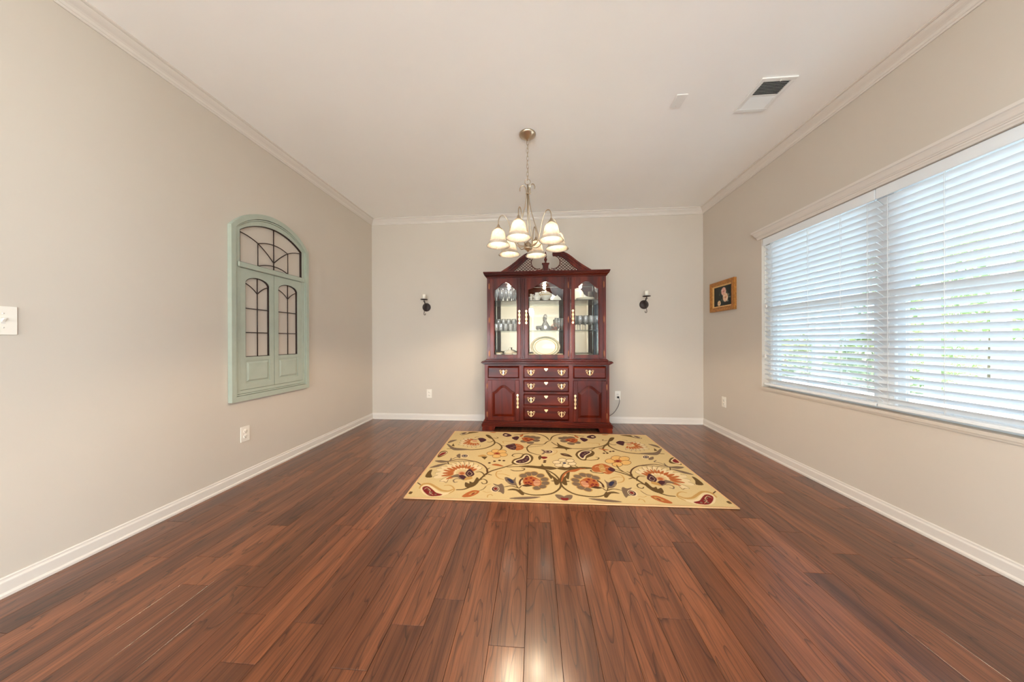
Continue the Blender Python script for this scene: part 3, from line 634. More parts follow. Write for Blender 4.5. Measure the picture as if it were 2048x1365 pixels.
# decanter and small cordials
dec = [me_(MB().lathe([(.050, 0), (.056, .006), (.058, .025), (.050, .060), (.030, .098), (.017, .120), (.014, .140), (.022, .150), (.020, .154), (.012, .150), (.012, .122), (.026, .096), (.046, .058), (.053, .026), (.0005, .010)], 14, smooth=False), MT['crystal'], 'bottle'),
       me_(MB().lathe([(.009, .142), (.011, .152), (.019, .164), (.023, .178), (.019, .192), (.008, .202), (.0005, .204)], 8, smooth=False), MT['crystal'], 'stopper')]
place(dec, 'crystal_decanter', 'faceted crystal decanter with ball stopper in the middle of the cabinet', 'decanter', .00, .20, 1)
cord_g = me_(MB().lathe([(.016, 0), (.016, .002), (.004, .006), (.004, .022), (.014, .032), (.018, .058), (.0165, .058), (.012, .034), (.0005, .030)], 12), MT['crystal'], 'cordial_glass')
for i, (x, y) in enumerate(((-.085, .15), (-.05, .13), (-.1, .21), (.062, .15), (.085, .21))):
    place([cord_g], 'cordial_glass', 'tiny crystal cordial glass %s' % ['front left of the decanter, the outer one', 'front left of the decanter, the inner one', 'left behind the decanter', 'between decanter and pink basket, in front', 'between decanter and pink basket, at the rear'][i], 'glass', x, y, 1, 'cordial glasses round the decanter')
pk = [me_(MB().lathe([(.022, 0), (.026, .004), (.040, .022), (.052, .040), (.050, .041), (.037, .024), (.0005, .010)], 14, smooth=False), MT['pinkg'], 'bowl'), me_(MB().tube(smooth_path([(-.050, 0, .040), (-.034, 0, .070), (0, 0, .082), (.034, 0, .070), (.050, 0, .040)], 5), .0045, 6), MT['pinkg'], 'handle')]
place(pk, 'glass_basket', 'pink glass basket with an arched handle next to the flutes', 'basket', .118, .12, 1)
# platter on stand
def ring(r0_, r1_, z0_, z1_, n=36, sx=1.0, sz=1.0):
    return MB().lathe([(r0_, z0_), (r1_, z1_), (r1_, z1_-.004), (r0_, z0_-.004)], n, sx=sx, sy=sz)
T = Matrix.Translation((0, 0, .020)) @ Matrix.Rotation(math.radians(72), 4, 'X') @ Matrix.Translation((0, .118, 0))
def mm(b): 
    for i, v in enumerate(b.v): b.v[i] = tuple(T @ Vector(v))
    return b
pl = [me_(mm(MB().lathe([(.0005, .002), (.118, .002), (.128, .006), (.126, .002), (.112, -.003), (.0005, -.003)], 40, sx=1.0, sy=.74)), MT['china'], 'well'),
      me_(mm(MB().lathe([(.128, .006), (.138, .009), (.138, .005), (.126, .002)], 40, sx=1.0, sy=.74, cap=False)), MT['chinap'], 'inner_band'),
      me_(mm(MB().lathe([(.138, .009), (.178, .014), (.178, .010), (.138, .005)], 40, sx=1.0, sy=.74, cap=False)), MT['china'], 'rim'),
      me_(mm(MB().lathe([(.148, .0108), (.166, .0133), (.166, .0123), (.148, .0098)], 40, sx=1.0, sy=.74, cap=False)), MT['grn'], 'floral_band'),
      me_(mm(MB().lathe([(.178, .014), (.184, .0145), (.184, .0105), (.178, .010)], 40, sx=1.0, sy=.74, cap=False)), MT['chinap'], 'gilt_edge')]
pt = place(pl, 'oval_platter', 'large oval china platter with a floral gilt border standing upright', 'platter', .0, .20, 0)
st = MB()
for s in (-1, 1): st.tube(smooth_path([(s*.07, .02, .004), (s*.07, -.07, .006), (s*.07, -.085, .024)], 5), .004, 6).tube([(s*.07, .0, .005), (s*.05, .058, .16)], .004, 6)
st.tube([(-.07, .02, .005), (.07, .02, .005)], .004, 6)
X_, Y_ = cw(0, .245); tag(st.build('plate_stand', MT['brass'], None, (X_, Y_, .8625)), 'small brass easel stand holding up the oval platter', 'stand')
# cups, saucers, tureens
cupm = [me_(MB().lathe([(.018, 0), (.020, .004), (.032, .018), (.040, .045), (.041, .052), (.039, .052), (.030, .020), (.0005, .010)], 18), MT['china'], 'cup'), me_(MB().tube(smooth_path([(.038, 0, .044), (.056, 0, .042), (.056, 0, .022), (.033, 0, .018)], 4), .003, 6), MT['china'], 'handle'), me_(MB().lathe([(.0412, .046), (.0418, .052), (.0395, .053)], 18, cap=False), MT['chinap'], 'gilt_edge')]
sauc = me_(MB().lathe([(.030, 0), (.034, .002), (.066, .012), (.066, .015), (.032, .006), (.0005, .005)], 20), MT['china'], 'saucer')
for i, (x, y, wh) in enumerate(((-.575, .14, 'left of the covered dish'), (-.375, .15, 'in front of the covered dish'))):
    for k_ in range(2):
        place([sauc], 'saucer', 'white saucer %s in the stack %s' % (['at the bottom', 'on top'][k_], wh), 'saucer', x, y, 0, 'stacked saucers', dz=k_*.0070)
    place(cupm, 'teacup', 'white gilt edged teacup on the stacked saucers %s' % wh, 'cup', x, y, 0, 'teacups on the cabinet floor', rz=.6+i*2, dz=.0132)
cov = [me_(MB().lathe([(.042, 0), (.045, .004), (.072, .030), (.080, .058), (.076, .058), (.066, .032), (.0005, .012)], 20), MT['china'], 'dish'), me_(MB().lathe([(.082, .0582), (.076, .066), (.050, .086), (.014, .096), (.012, .104), (.017, .112), (.010, .120), (.0005, .122)], 20), MT['china'], 'lid'), me_(MB().lathe([(.0805, .050), (.0815, .054), (.079, .058)], 20, cap=False), MT['chinap'], 'gilt_band')]
place(cov, 'covered_dish', 'round white covered china dish with knob on the cabinet floor by the middle section', 'dish', -.450, .290, 0)
for i, (x, y, r_) in enumerate(((-.165, .12, .5), (.170, .11, 2.4))):
    place(cupm, 'teacup', 'cream china teacup in front of the oval platter, on its %s' % ['brass handle side', 'pink basket side'][i], 'cup', x, y, 0, 'teacups beside the platter', rz=r_)
plate = me_(MB().lathe([(.055, 0), (.060, .002), (.110, .0085), (.110, .0100), (.058, .005), (.0005, .004)], 28), MT['china'], 'plate')
for k_ in range(4):
    place([plate], 'dinner_plate', 'white dinner plate in the stack on the right cabinet floor, %s' % ['lowest', 'second from below', 'third from below', 'topmost'][k_], 'plate', .470, .22, 0, 'stacked dinner plates', dz=k_*.0101)
bd = [me_(MB().bbox(-.075, .075, -.04, .04, 0, .012, .004), MT['china'], 'tray'), me_(MB().bbox(-.060, .060, -.030, .030, .012, .040, .008), MT['cream'], 'cover')]
place(bd, 'butter_dish', 'low rectangular cream butter dish beside the plate stack', 'dish', .590, .13, 0, rz=.1)
place([me_(MB().lathe([(.014, 0), (.018, .006), (.022, .018), (.017, .030), (.010, .036), (.012, .040), (.0005, .042)], 12), MT['iron'], 'small_jar')], 'small_jar', 'small dark jar in the corner in front of the plate stack', 'jar', .362, .11, 0)
# top shelf
T = Matrix.Translation((0, 0, .006)) @ Matrix.Rotation(math.radians(74), 4, 'X') @ Matrix.Translation((0, .095, 0))
bp = [me_(mm(MB().lathe([(.0005, .002), (.062, .002), (.104, .014), (.104, .010), (.060, -.003), (.0005, -.003)], 32, sx=1.0, sy=.9)), MT['china'], 'plate')]
place(bp, 'serving_plate', 'white serving plate leaning upright on the top shelf nearer the window', 'plate', .390, .335, 2)
for k_ in range(3):
    place([plate], 'dinner_plate', 'white plate lying flat on the top right shelf, %s' % ['lowest', 'middle', 'topmost'][k_], 'plate', .490, .20, 2, 'plates on the top shelf', dz=k_*.0101)
place([wine_b, wine_s], 'wine_glass', 'single wine glass on the top shelf beside the flat plates', 'glass', .628, .15, 2)
tur = [me_(MB().lathe([(.040, 0), (.045, .004), (.030, .014), (.048, .030), (.075, .060), (.078, .078), (.073, .078), (.045, .034), (.0005, .026)], 22), MT['china'], 'body'), me_(MB().lathe([(.080, .0782), (.070, .094), (.038, .116), (.012, .124), (.015, .136), (.0005, .146)], 22), MT['china'], 'lid'), me_(MB().lathe([(.0785, .066), (.0800, .074), (.0785, .078)], 22, cap=False), MT['chinap'], 'gilt_band')]
place(tur, 'soup_tureen', 'white lidded soup tureen in the middle of the top shelf', 'tureen', .005, .20, 2)
jug = [me_(MB().lathe([(.026, 0), (.029, .004), (.042, .030), (.040, .055), (.024, .078), (.028, .096), (.026, .096), (.021, .078), (.036, .054), (.0005, .012)], 18), MT['china'], 'body'), me_(MB().tube(smooth_path([(-.026, 0, .088), (-.052, 0, .080), (-.056, 0, .050), (-.038, 0, .028)], 4), .004, 6), MT['china'], 'handle'), me_(MB().tube(smooth_path([(.036, 0, .040), (.056, 0, .056), (.066, 0, .082)], 4), [.009]*4+[.006]*5, 8), MT['china'], 'spout')]
place(jug, 'china_jug', 'small white china coffee jug beside the tureen on the top shelf', 'jug', -.100, .14, 2, rz=2.6)
fan = me_(MB().add([(0, 0, 0)]+[(.058*math.cos(a), (-.010 if k % 2 else .010), .005+.068*max(0, math.sin(a))) for k, a in enumerate([PI*j/10 for j in range(11)])], [(0, k, k+1) for k in range(1, 11)]), MT['china'], 'napkin')
place([me_(MB().prism([(-.055, 0), (.055, 0), (.042, .030), (.020, .050), (.004, .070), (-.012, .052), (-.036, .034)], -.018, .018), MT['china'], 'shell_dish')], 'shell_dish', 'white pleated shell shaped dish standing on the top shelf near the hinges', 'dish', .140, .16, 2)
fg = [me_(MB().lathe([(.018, 0), (.020, .005), (.014, .020), (.016, .045), (.010, .060), (.013, .070), (.012, .080), (.0005, .086)], 12), MT['china'], 'figure'), me_(MB().tube(smooth_path([(.008, 0, .052), (.022, -.008, .056), (.028, -.016, .074)], 4), .004, 6), MT['china'], 'arm')]
place(fg, 'figurine', 'tiny white porcelain figurine at the handle end of the top shelf', 'figurine', -.175, .13, 2)

# ---------------------------------------------------------------- rug
RUG_TXT = """so13 1 -378,569 -454,505 -534,443 -574,394 -602,326 -630,248 -667,168 -714,123 -761,114
so12 1 -419,518 -311,533 -197,520 -99,485 -37,411 -6,326 2,259 -16,182 -66,114 -127,85 -210,75 -274,98 -308,146
fo0 1 -326,534 -239,560 -138,552 -121,602 -105,554 -52,551 5,516 -50,485 -99,495 -197,512
fo0 1 -100,477 -69,432 -54,352 -68,323 -83,386
fo0 1 13,325 -27,308 -74,288 -18,278 12,286
fo0 1 9,286 37,357 70,403 50,330 46,236 21,234
so9 1 -603,333 -582,379 -535,359
so9 1 -669,404 -636,414 -607,385 -586,334
so8 1 -631,255 -596,288 -564,266 -558,226 -582,214 -598,234
so9 1 -574,394 -585,456 -565,490
so9 1 -388,468 -352,446 -289,458 -272,491 -297,506
fo0 1 -647,316 -660,233 -691,245 -688,212 -721,230 -710,166 -676,149 -638,183 -619,262
st8 1 -774,278 -801,282 -819,257 -804,225 -783,232
sb10 1 -929,535 -949,596 -908,630 -851,652 -770,634 -687,599 -617,528 -578,440 -577,364
st9 1 -928,588 -887,605 -797,618 -719,610
ft0 1 -1076,606 -1023,623 -950,614 -947,690 -929,606 -1007,569
ft0 1 -1078,462 -1025,529 -939,570 -983,515 -1017,479
fo0 1 -1057,299 -1062,404 -1041,429 -1029,360 -1000,295
st8 1 -935,643 -900,693 -871,705 -904,743
fc0 1 -822,332 -888,299 -919,263 -917,231 -894,224 -861,255
fu0 1 -815,340 -855,324 -881,279 -874,268 -836,292
sb3.2 1 -848,335 -896,292 -920,247 -917,231
fc0 1 -847,356 -936,351 -983,328 -989,296 -961,279 -913,297
fu0 1 -836,361 -888,362 -931,329 -926,315 -873,323
sb3.2 1 -878,369 -948,348 -989,312 -989,296
fc0 1 -848,380 -936,400 -986,391 -995,362 -968,338 -918,341
fu0 1 -836,382 -888,397 -934,377 -929,362 -876,355
sb3.2 1 -877,401 -948,400 -993,377 -995,362
fc0 1 -851,407 -940,455 -994,463 -1008,439 -983,407 -929,394
fu0 1 -839,404 -890,435 -941,432 -938,417 -883,393
sb3.2 1 -878,436 -953,459 -1004,453 -1008,439
fc0 1 -841,424 -918,488 -967,508 -983,489 -963,454 -915,430
fu0 1 -830,419 -874,459 -921,468 -921,453 -872,419
sb3.2 1 -863,457 -929,495 -978,501 -983,489
fc0 1 -827,439 -886,514 -926,545 -944,534 -932,499 -892,464
fu0 1 -818,432 -851,477 -892,498 -893,486 -856,443
sb3.2 1 -841,472 -894,523 -937,543 -944,534
fc0 1 -813,451 -853,533 -886,573 -905,572 -900,539 -870,496
fu0 1 -807,442 -828,490 -862,523 -866,513 -839,465
sb3.2 1 -820,483 -860,543 -897,575 -905,572
fc0 1 -800,458 -822,541 -846,588 -865,596 -867,568 -846,520
fu0 1 -795,448 -806,496 -833,537 -839,532 -823,481
sb3.2 1 -800,487 -827,552 -856,595 -865,596
fc0 1 -786,462 -791,542 -804,592 -822,609 -831,588 -819,537
fu0 1 -783,452 -784,496 -803,544 -810,543 -804,493
sb3.2 1 -780,486 -793,553 -813,603 -822,609
fc0 1 -769,462 -755,531 -757,582 -772,607 -786,594 -787,545
fu0 1 -769,451 -759,489 -767,540 -775,544 -781,498
sb3.2 1 -757,478 -754,542 -764,596 -772,607
fc0 1 -753,455 -721,509 -712,555 -723,586 -741,584 -753,540
fu0 1 -755,446 -735,474 -732,524 -740,532 -757,495
sb3.2 1 -736,463 -718,518 -716,572 -723,586
fc0 1 -736,441 -689,472 -669,508 -674,542 -695,551 -718,518
fu0 1 -741,434 -713,448 -698,492 -705,503 -732,480
sb3.2 1 -716,438 -684,478 -670,525 -674,542
fc0 1 -722,425 -664,434 -635,460 -634,494 -655,511 -686,490
fu0 1 -729,420 -694,422 -670,457 -675,471 -710,460
sb3.2 1 -700,414 -657,438 -632,476 -634,494
sb3.2 1 -917,231 -888,233 -863,215 -863,275
fc0 1 -823,366 -822,358 -825,353 -831,350 -837,352 -843,357 -846,364 -846,372 -843,378 -838,380 -832,378 -826,373
fc0 1 -829,395 -829,388 -832,382 -837,380 -844,381 -849,387 -853,394 -853,402 -850,408 -845,410 -838,408 -833,403
fc0 1 -826,424 -826,416 -829,410 -834,408 -841,410 -846,415 -850,423 -850,431 -847,437 -842,439 -835,437 -830,432
fc0 1 -813,447 -813,439 -816,433 -822,431 -828,432 -834,438 -837,446 -838,454 -834,460 -829,462 -822,461 -817,455
fc0 1 -792,461 -792,453 -795,447 -801,444 -807,446 -813,452 -816,460 -817,468 -814,474 -808,476 -801,475 -796,469
fc0 1 -767,463 -767,455 -770,449 -775,446 -782,448 -787,454 -791,462 -791,470 -788,476 -782,478 -776,477 -770,471
fc0 1 -740,453 -740,445 -744,439 -749,437 -755,438 -761,444 -764,452 -764,460 -761,466 -755,468 -749,467 -743,461
fc0 1 -717,433 -718,425 -721,419 -726,417 -733,418 -738,424 -741,432 -741,439 -738,445 -732,448 -726,446 -721,441
ft0 1 -851,304 -831,349 -785,359 -724,312 -734,262 -774,281 -801,307
fk0 1 -748,376 -748,358 -756,344 -770,338 -787,342 -801,354 -809,373 -809,392 -801,406 -787,412 -770,408 -756,395
fu0 1 -759,376 -759,364 -765,356 -774,352 -784,355 -793,362 -798,373 -798,385 -792,393 -783,397 -773,395 -764,387
fp0 1 -749,369 -745,430 -725,460 -676,373 -690,328 -716,319
sc3.5 1 -736,369 -727,416 -695,372 -710,341 -736,369
fp0 1 -794,336 -762,346 -734,311 -740,276 -771,295
fg0 1 -733,304 -697,328 -677,293 -706,271 -737,262
sg16 1 -1036,122 -1034,179 -986,190 -927,147 -869,102 -818,93 -790,118
fc0 1 -1029,117 -1027,160 -994,175 -946,146 -890,89 -841,69 -795,77 -822,42 -863,19 -921,16 -979,44
sg8 1 -803,59 -778,107 -799,154 -834,178 -867,169
fr0 1 -1017,121 -1008,151 -978,148 -937,110 -895,66 -847,46 -865,26 -923,20 -976,61
ft0 1 -983,123 -982,118 -984,113 -988,112 -993,113 -997,117 -1000,122 -1001,127 -999,132 -995,133 -990,132 -986,128
ft0 1 -954,103 -953,98 -955,94 -959,92 -964,93 -968,97 -971,102 -972,107 -970,111 -966,113 -961,112 -957,108
ft0 1 -925,70 -924,64 -926,61 -930,59 -934,60 -939,64 -941,69 -942,74 -940,78 -936,79 -932,78 -927,75
ft0 1 -886,43 -885,38 -887,35 -891,33 -896,34 -900,38 -902,43 -903,48 -901,51 -897,53 -893,52 -889,48
ft0 1 -929,47 -929,42 -930,38 -934,36 -939,37 -943,41 -946,46 -946,51 -945,55 -941,56 -936,55 -932,52
sc3.5 1 -998,106 -985,131 -949,97 -945,68 -910,36
sg4 1 -1038,147 -1038,172 -1032,192 -1015,199
sb7 1 -1082,202 -1047,171
ft0 1 -510,222 -470,205 -446,226 -428,195 -418,140 -419,76 -445,103 -473,107 -465,155
fc0 1 -454,144 -456,121 -466,104 -481,97 -497,102 -510,118 -517,140 -516,164 -506,181 -490,189 -473,183 -460,167
fp0 1 -459,144 -461,126 -468,112 -480,107 -492,111 -503,123 -508,141 -507,159 -499,173 -487,179 -474,175 -464,162
fc0 1 -465,146 -466,134 -471,125 -479,121 -487,124 -494,132 -498,144 -497,156 -492,165 -484,169 -475,166 -468,158
fr0 1 -468,146 -469,136 -473,129 -479,126 -486,128 -492,135 -495,144 -494,154 -490,161 -483,164 -476,162 -471,155
sg4 1 -561,175 -545,201 -522,215
sg4 1 -570,107 -543,92 -508,99
fu0 1 -704,24 -680,78 -638,115 -594,106 -605,65 -651,24
fg0 1 -663,51 -640,88 -611,97 -623,64
fr0 1 -646,57 -632,81 -620,81 -632,61
so5 1 -598,112 -573,131 -555,175
sg6 1 -526,26 -526,53 -507,65 -493,49
sg8 1 -460,440 -497,422 -499,361 -473,312 -428,287
sg6 1 -493,384 -445,384 -389,353
ft0 1 -430,315 -408,333 -360,291 -341,337 -340,265 -330,207 -369,209 -410,254
fn0 1 -409,302 -380,304 -352,251 -370,237
sc3.5 1 -430,315 -417,261 -390,249
so8 1 -420,177 -368,192 -314,164
so7 1 -337,213 -314,164 -293,203
fo0 1 -396,129 -360,155 -311,140 -274,84 -292,70 -335,127
fg0 1 -244,366 -249,345 -263,329 -281,322 -300,327 -314,341 -319,362 -315,383 -301,400 -282,407 -263,402 -249,387
fg0 1 -203,398 -209,376 -223,360 -241,353 -260,358 -274,373 -279,394 -274,416 -260,433 -240,440 -221,436 -207,420
fg0 1 -158,409 -164,387 -179,370 -198,363 -216,368 -230,383 -235,404 -229,426 -215,444 -195,451 -176,446 -162,430
fg0 1 -110,374 -116,353 -131,337 -149,330 -168,335 -181,349 -185,370 -179,392 -164,408 -145,415 -126,411 -113,396
fg0 1 -81,315 -88,294 -102,279 -120,273 -138,277 -151,291 -154,310 -148,331 -134,347 -115,354 -97,349 -84,335
fg0 1 -80,254 -86,235 -100,220 -118,214 -135,218 -147,231 -151,250 -145,269 -131,285 -113,291 -95,287 -83,273
fg0 1 -106,201 -112,183 -126,169 -143,163 -160,167 -172,179 -176,197 -170,216 -157,230 -139,236 -121,232 -109,219
fg0 1 -148,176 -153,158 -166,145 -184,139 -200,143 -212,155 -217,172 -212,191 -198,205 -181,211 -163,207 -151,194
ft0 1 -251,366 -255,349 -266,336 -281,331 -297,334 -308,346 -313,362 -309,379 -297,393 -282,398 -266,394 -255,383
ft0 1 -210,398 -214,381 -226,367 -241,362 -257,366 -268,377 -272,394 -268,412 -256,425 -241,431 -225,427 -213,415
ft0 1 -165,408 -170,391 -182,377 -198,372 -213,376 -224,387 -228,404 -223,422 -211,436 -195,442 -180,438 -169,425
ft0 1 -116,374 -122,357 -134,344 -149,339 -164,342 -175,354 -178,370 -173,387 -161,401 -145,406 -130,403 -119,391
ft0 1 -88,314 -93,298 -105,286 -120,281 -134,284 -145,295 -148,311 -143,327 -131,340 -116,345 -101,342 -91,330
ft0 1 -86,254 -91,238 -103,227 -118,222 -132,225 -142,235 -145,250 -140,266 -128,278 -113,283 -99,279 -89,269
ft0 1 -112,201 -117,186 -128,175 -143,171 -156,174 -166,183 -169,197 -165,212 -154,224 -139,228 -125,225 -115,215
ft0 1 -154,176 -158,162 -169,151 -183,147 -197,149 -207,159 -210,173 -206,187 -195,198 -181,203 -167,200 -157,190
sg4 1 -261,395 -240,345
sg4 1 -217,408 -214,352
sg4 1 -170,394 -186,344
sg4 1 -130,344 -163,315
sg4 1 -113,281 -152,278
sg4 1 -127,223 -160,243
sg4 1 -162,183 -181,218
fu0 1 -281,296 -262,339 -215,359 -170,323 -146,277 -156,211 -206,202 -256,205 -281,242
fk0 1 -152,256 -157,231 -167,213 -181,206 -194,211 -203,229 -206,253 -201,279 -191,298 -177,306 -163,300 -154,282
fr0 1 -211,328 -213,322 -217,317 -222,315 -227,316 -231,320 -233,327 -231,333 -227,338 -222,340 -216,339 -213,334
fr0 1 -248,312 -249,305 -253,301 -258,299 -264,300 -267,304 -269,311 -267,317 -264,322 -258,324 -253,322 -249,318
fr0 1 -193,294 -194,288 -198,283 -204,281 -209,283 -212,287 -214,293 -212,299 -208,304 -203,306 -198,305 -194,300
fr0 1 -252,251 -253,245 -257,240 -262,238 -267,239 -271,243 -272,249 -271,255 -267,260 -262,262 -257,261 -253,256
fr0 1 -229,258 -231,252 -234,248 -240,246 -245,247 -248,251 -250,257 -248,263 -244,268 -239,270 -234,269 -230,264
fr0 1 -214,240 -215,234 -219,229 -224,227 -229,229 -233,233 -234,238 -233,244 -229,249 -224,251 -219,250 -215,245
fr0 1 -239,225 -241,219 -244,215 -249,213 -254,214 -258,218 -259,224 -258,230 -254,234 -249,236 -244,235 -241,231
sr4 1 -213,273 -154,297
sr4 1 -211,253 -153,256
fb0 1 -316,253 -301,309 -281,324 -288,268 -306,202
fc0 1 -300,261 -288,302 -288,268 -299,231
fb0 1 -293,203 -256,224 -212,208 -256,189
ft0 1 -378,21 -303,44 -164,55 -211,28 -303,12
ft0 1 -60,85 -27,90 4,62 15,16 -40,32
fr0 1 -26,49 2,45 6,19 -19,21
fo0 1 -1094,71 -1067,67 -1068,39 -1088,43
fo0 0 -387,612 -368,688 -315,729 -284,812 -236,822 -194,757 -200,670 -239,595 -312,573 -364,573
fc0 0 -369,622 -352,670 -299,717 -272,792 -236,795 -214,726 -223,650 -261,602 -327,580
fp0 0 -350,624 -333,665 -283,706 -260,775 -238,768 -228,696 -253,633 -305,601
so9 0 -276,807 -324,824 -372,807 -387,765 -366,746
ft0 0 -303,630 -305,624 -308,619 -313,617 -318,618 -321,623 -323,629 -322,635 -318,640 -313,642 -308,641 -305,636
ft0 0 -273,647 -275,640 -278,635 -283,633 -288,635 -292,639 -293,645 -292,652 -288,657 -283,659 -278,657 -275,653
ft0 0 -251,676 -252,669 -256,664 -260,662 -265,664 -269,668 -270,675 -269,681 -265,686 -260,688 -255,687 -252,682
ft0 0 -239,724 -240,718 -244,712 -249,710 -254,712 -257,716 -259,723 -257,730 -254,735 -249,738 -243,736 -240,731
fo0 0 209,844 257,933 333,967 385,941 396,887 363,812 298,758 278,700 235,706 209,772
fc0 0 227,834 269,912 329,949 370,929 364,885 301,808 273,728 240,735
fp0 0 243,825 279,901 325,926 359,917 347,880 290,814 262,752 244,774
so9 0 280,709 324,706 381,725 406,765 384,783
ft0 0 287,828 284,820 279,815 274,813 270,814 267,819 267,826 270,834 275,839 280,842 284,840 287,835
ft0 0 311,871 308,864 304,858 298,856 294,857 292,862 292,870 295,877 299,883 304,886 309,884 311,879
ft0 0 339,901 336,893 331,887 326,885 321,887 319,892 319,899 322,907 327,913 332,916 337,914 339,908
fb0 0 -549,810 -552,785 -565,766 -585,758 -607,764 -624,781 -633,805 -631,831 -617,850 -597,859 -575,853 -557,835
fy0 0 -552,810 -555,788 -567,771 -586,765 -606,769 -622,784 -630,805 -627,828 -615,845 -596,852 -576,847 -560,832
fb0 0 -510,873 -513,847 -527,827 -547,819 -569,824 -587,842 -595,867 -593,894 -579,915 -558,923 -535,917 -518,899
fy0 0 -513,873 -516,850 -529,832 -548,825 -568,830 -584,845 -592,868 -589,891 -577,909 -557,917 -536,912 -520,895
fb0 0 -447,864 -451,838 -465,818 -486,810 -507,815 -524,833 -532,858 -529,885 -515,905 -494,914 -471,908 -454,890
fy0 0 -450,863 -454,841 -467,823 -486,816 -506,821 -522,836 -529,858 -526,882 -513,900 -493,907 -473,902 -457,886
fb0 0 -430,787 -434,762 -448,743 -468,736 -489,741 -505,757 -513,781 -510,806 -496,826 -475,834 -454,828 -437,811
fy0 0 -433,786 -437,765 -450,748 -468,742 -488,746 -503,761 -510,782 -507,803 -494,820 -475,828 -455,823 -440,808
fb0 0 -491,748 -494,724 -508,706 -527,699 -548,704 -565,720 -573,743 -570,768 -557,786 -537,794 -515,789 -499,772
fy0 0 -494,748 -497,727 -510,711 -528,705 -547,709 -562,723 -570,743 -567,765 -555,781 -536,788 -516,784 -501,769
fu0 0 -504,813 -506,798 -517,787 -532,782 -547,785 -559,795 -565,809 -562,824 -552,836 -537,841 -521,838 -509,828
fr0 0 -520,812 -521,805 -526,799 -533,797 -540,798 -546,803 -549,810 -548,818 -543,823 -536,826 -528,824 -522,819
fb0 0 540,701 525,673 501,651 475,643 454,648 441,667 442,695 457,724 481,746 508,756 530,750 542,729
fy0 0 536,701 523,676 501,657 477,649 457,654 446,671 446,695 459,721 481,740 506,749 527,743 538,726
fb0 0 613,772 597,742 573,720 546,711 523,717 512,737 513,766 529,797 554,820 582,830 605,823 616,802
fy0 0 610,772 595,746 573,726 548,718 527,723 516,741 517,766 531,793 554,814 580,822 601,817 612,798
fb0 0 680,762 664,732 639,710 612,701 590,707 578,727 581,756 597,786 623,809 651,819 673,813 684,792
fy0 0 677,762 662,736 639,716 614,708 594,713 583,731 585,756 599,782 622,803 648,812 669,806 679,788
fb0 0 664,675 648,647 623,626 597,617 576,623 565,641 567,668 583,697 607,719 634,728 656,722 667,702
fy0 0 660,674 646,650 624,632 600,624 580,629 569,645 571,669 585,694 607,713 632,721 652,716 663,698
fb0 0 577,631 562,604 539,584 514,576 492,581 481,599 482,625 496,653 520,674 546,683 568,677 580,658
fy0 0 573,631 560,607 539,590 515,582 496,587 485,603 486,626 499,650 520,668 544,676 565,671 575,654
fu0 0 593,704 583,688 566,675 547,669 531,673 521,684 521,700 531,717 548,730 567,736 584,732 593,721
fr0 0 574,703 569,695 561,688 552,686 544,687 540,693 540,701 545,710 553,716 562,719 570,717 574,711
fp0 0 -466,1002 -447,1051 -374,1094 -354,1009 -360,922 -410,924
fu0 0 -374,1081 -321,1072 -281,1006 -293,936 -343,901 -360,922 -354,1009
sc3.5 0 -430,1053 -409,1069 -383,1051
sc3.5 0 -416,958 -396,973 -371,956
sc3.5 0 -359,1033 -338,1049 -313,1031
sc3.5 0 -348,962 -327,977 -303,960
sc3.5 0 -392,999 -371,1015 -347,997
fu0 0 290,534 330,604 404,638 449,594 479,529 449,472 397,430 352,466 299,470
fg0 0 365,597 405,617 391,484 350,481
fp0 0 449,568 481,529 451,479 421,517
sc4 0 324,561 345,575 360,556
sc4 0 365,530 387,544 401,526
sc4 0 363,466 383,480 397,462
sc4 0 405,549 427,564 441,545
so8 0 156,593 190,544 291,525
so8 0 479,529 538,477 575,411 596,328 624,257
so9 0 519,615 517,539 538,477
su11 0 9,286 44,401 101,474 170,510 235,525
fu0 0 73,464 125,491 209,534 140,460
fc0 0 6,888 -3,862 -22,842 -47,834 -71,839 -87,856 -92,882 -84,909 -64,930 -39,938 -14,933 2,914
fp0 0 -4,887 -11,868 -26,853 -46,846 -65,850 -78,863 -82,882 -76,903 -60,918 -40,925 -20,921 -7,907
fc0 0 -19,889 -24,876 -34,867 -47,863 -60,866 -69,874 -71,885 -67,898 -57,907 -43,911 -30,909 -22,901
fp0 0 -29,888 -32,879 -39,872 -48,870 -57,871 -63,877 -65,886 -62,895 -55,902 -46,905 -37,903 -31,897
ft0 0 -113,938 -77,922 -83,835 -116,817 -88,878
sg5 0 7,939 42,919 32,864 -13,809 -62,799
fb0 0 66,849 111,852 146,825 169,770 117,782 81,804
ft0 0 93,836 124,832 136,808 105,810
fb0 0 179,622 171,601 155,585 136,579 119,583 108,597 106,617 114,638 130,654 149,661 167,657 178,642
fc0 0 176,622 168,604 154,591 137,586 122,589 111,601 109,617 116,635 131,648 148,654 164,650 174,638
fb0 0 123,574 115,554 100,539 81,533 64,537 53,550 51,569 58,590 73,605 92,612 110,608 121,594
fc0 0 119,574 113,557 99,545 82,539 67,543 56,554 54,570 61,586 74,599 91,605 107,601 117,590
fb0 0 59,586 51,566 36,551 18,544 0,548 -11,562 -14,582 -7,602 8,618 27,624 45,620 56,606
fc0 0 55,586 49,569 35,556 18,551 3,554 -8,566 -11,582 -5,599 9,612 26,617 42,614 53,602
fb0 0 48,647 41,626 25,610 6,603 -11,608 -23,622 -26,642 -19,664 -4,680 16,687 34,683 46,668
fc0 0 45,647 38,629 24,616 7,610 -9,614 -20,626 -23,643 -17,660 -3,674 15,680 31,676 42,664
fb0 0 105,698 97,676 81,659 62,652 44,657 32,672 29,693 37,715 53,732 73,740 91,735 103,719
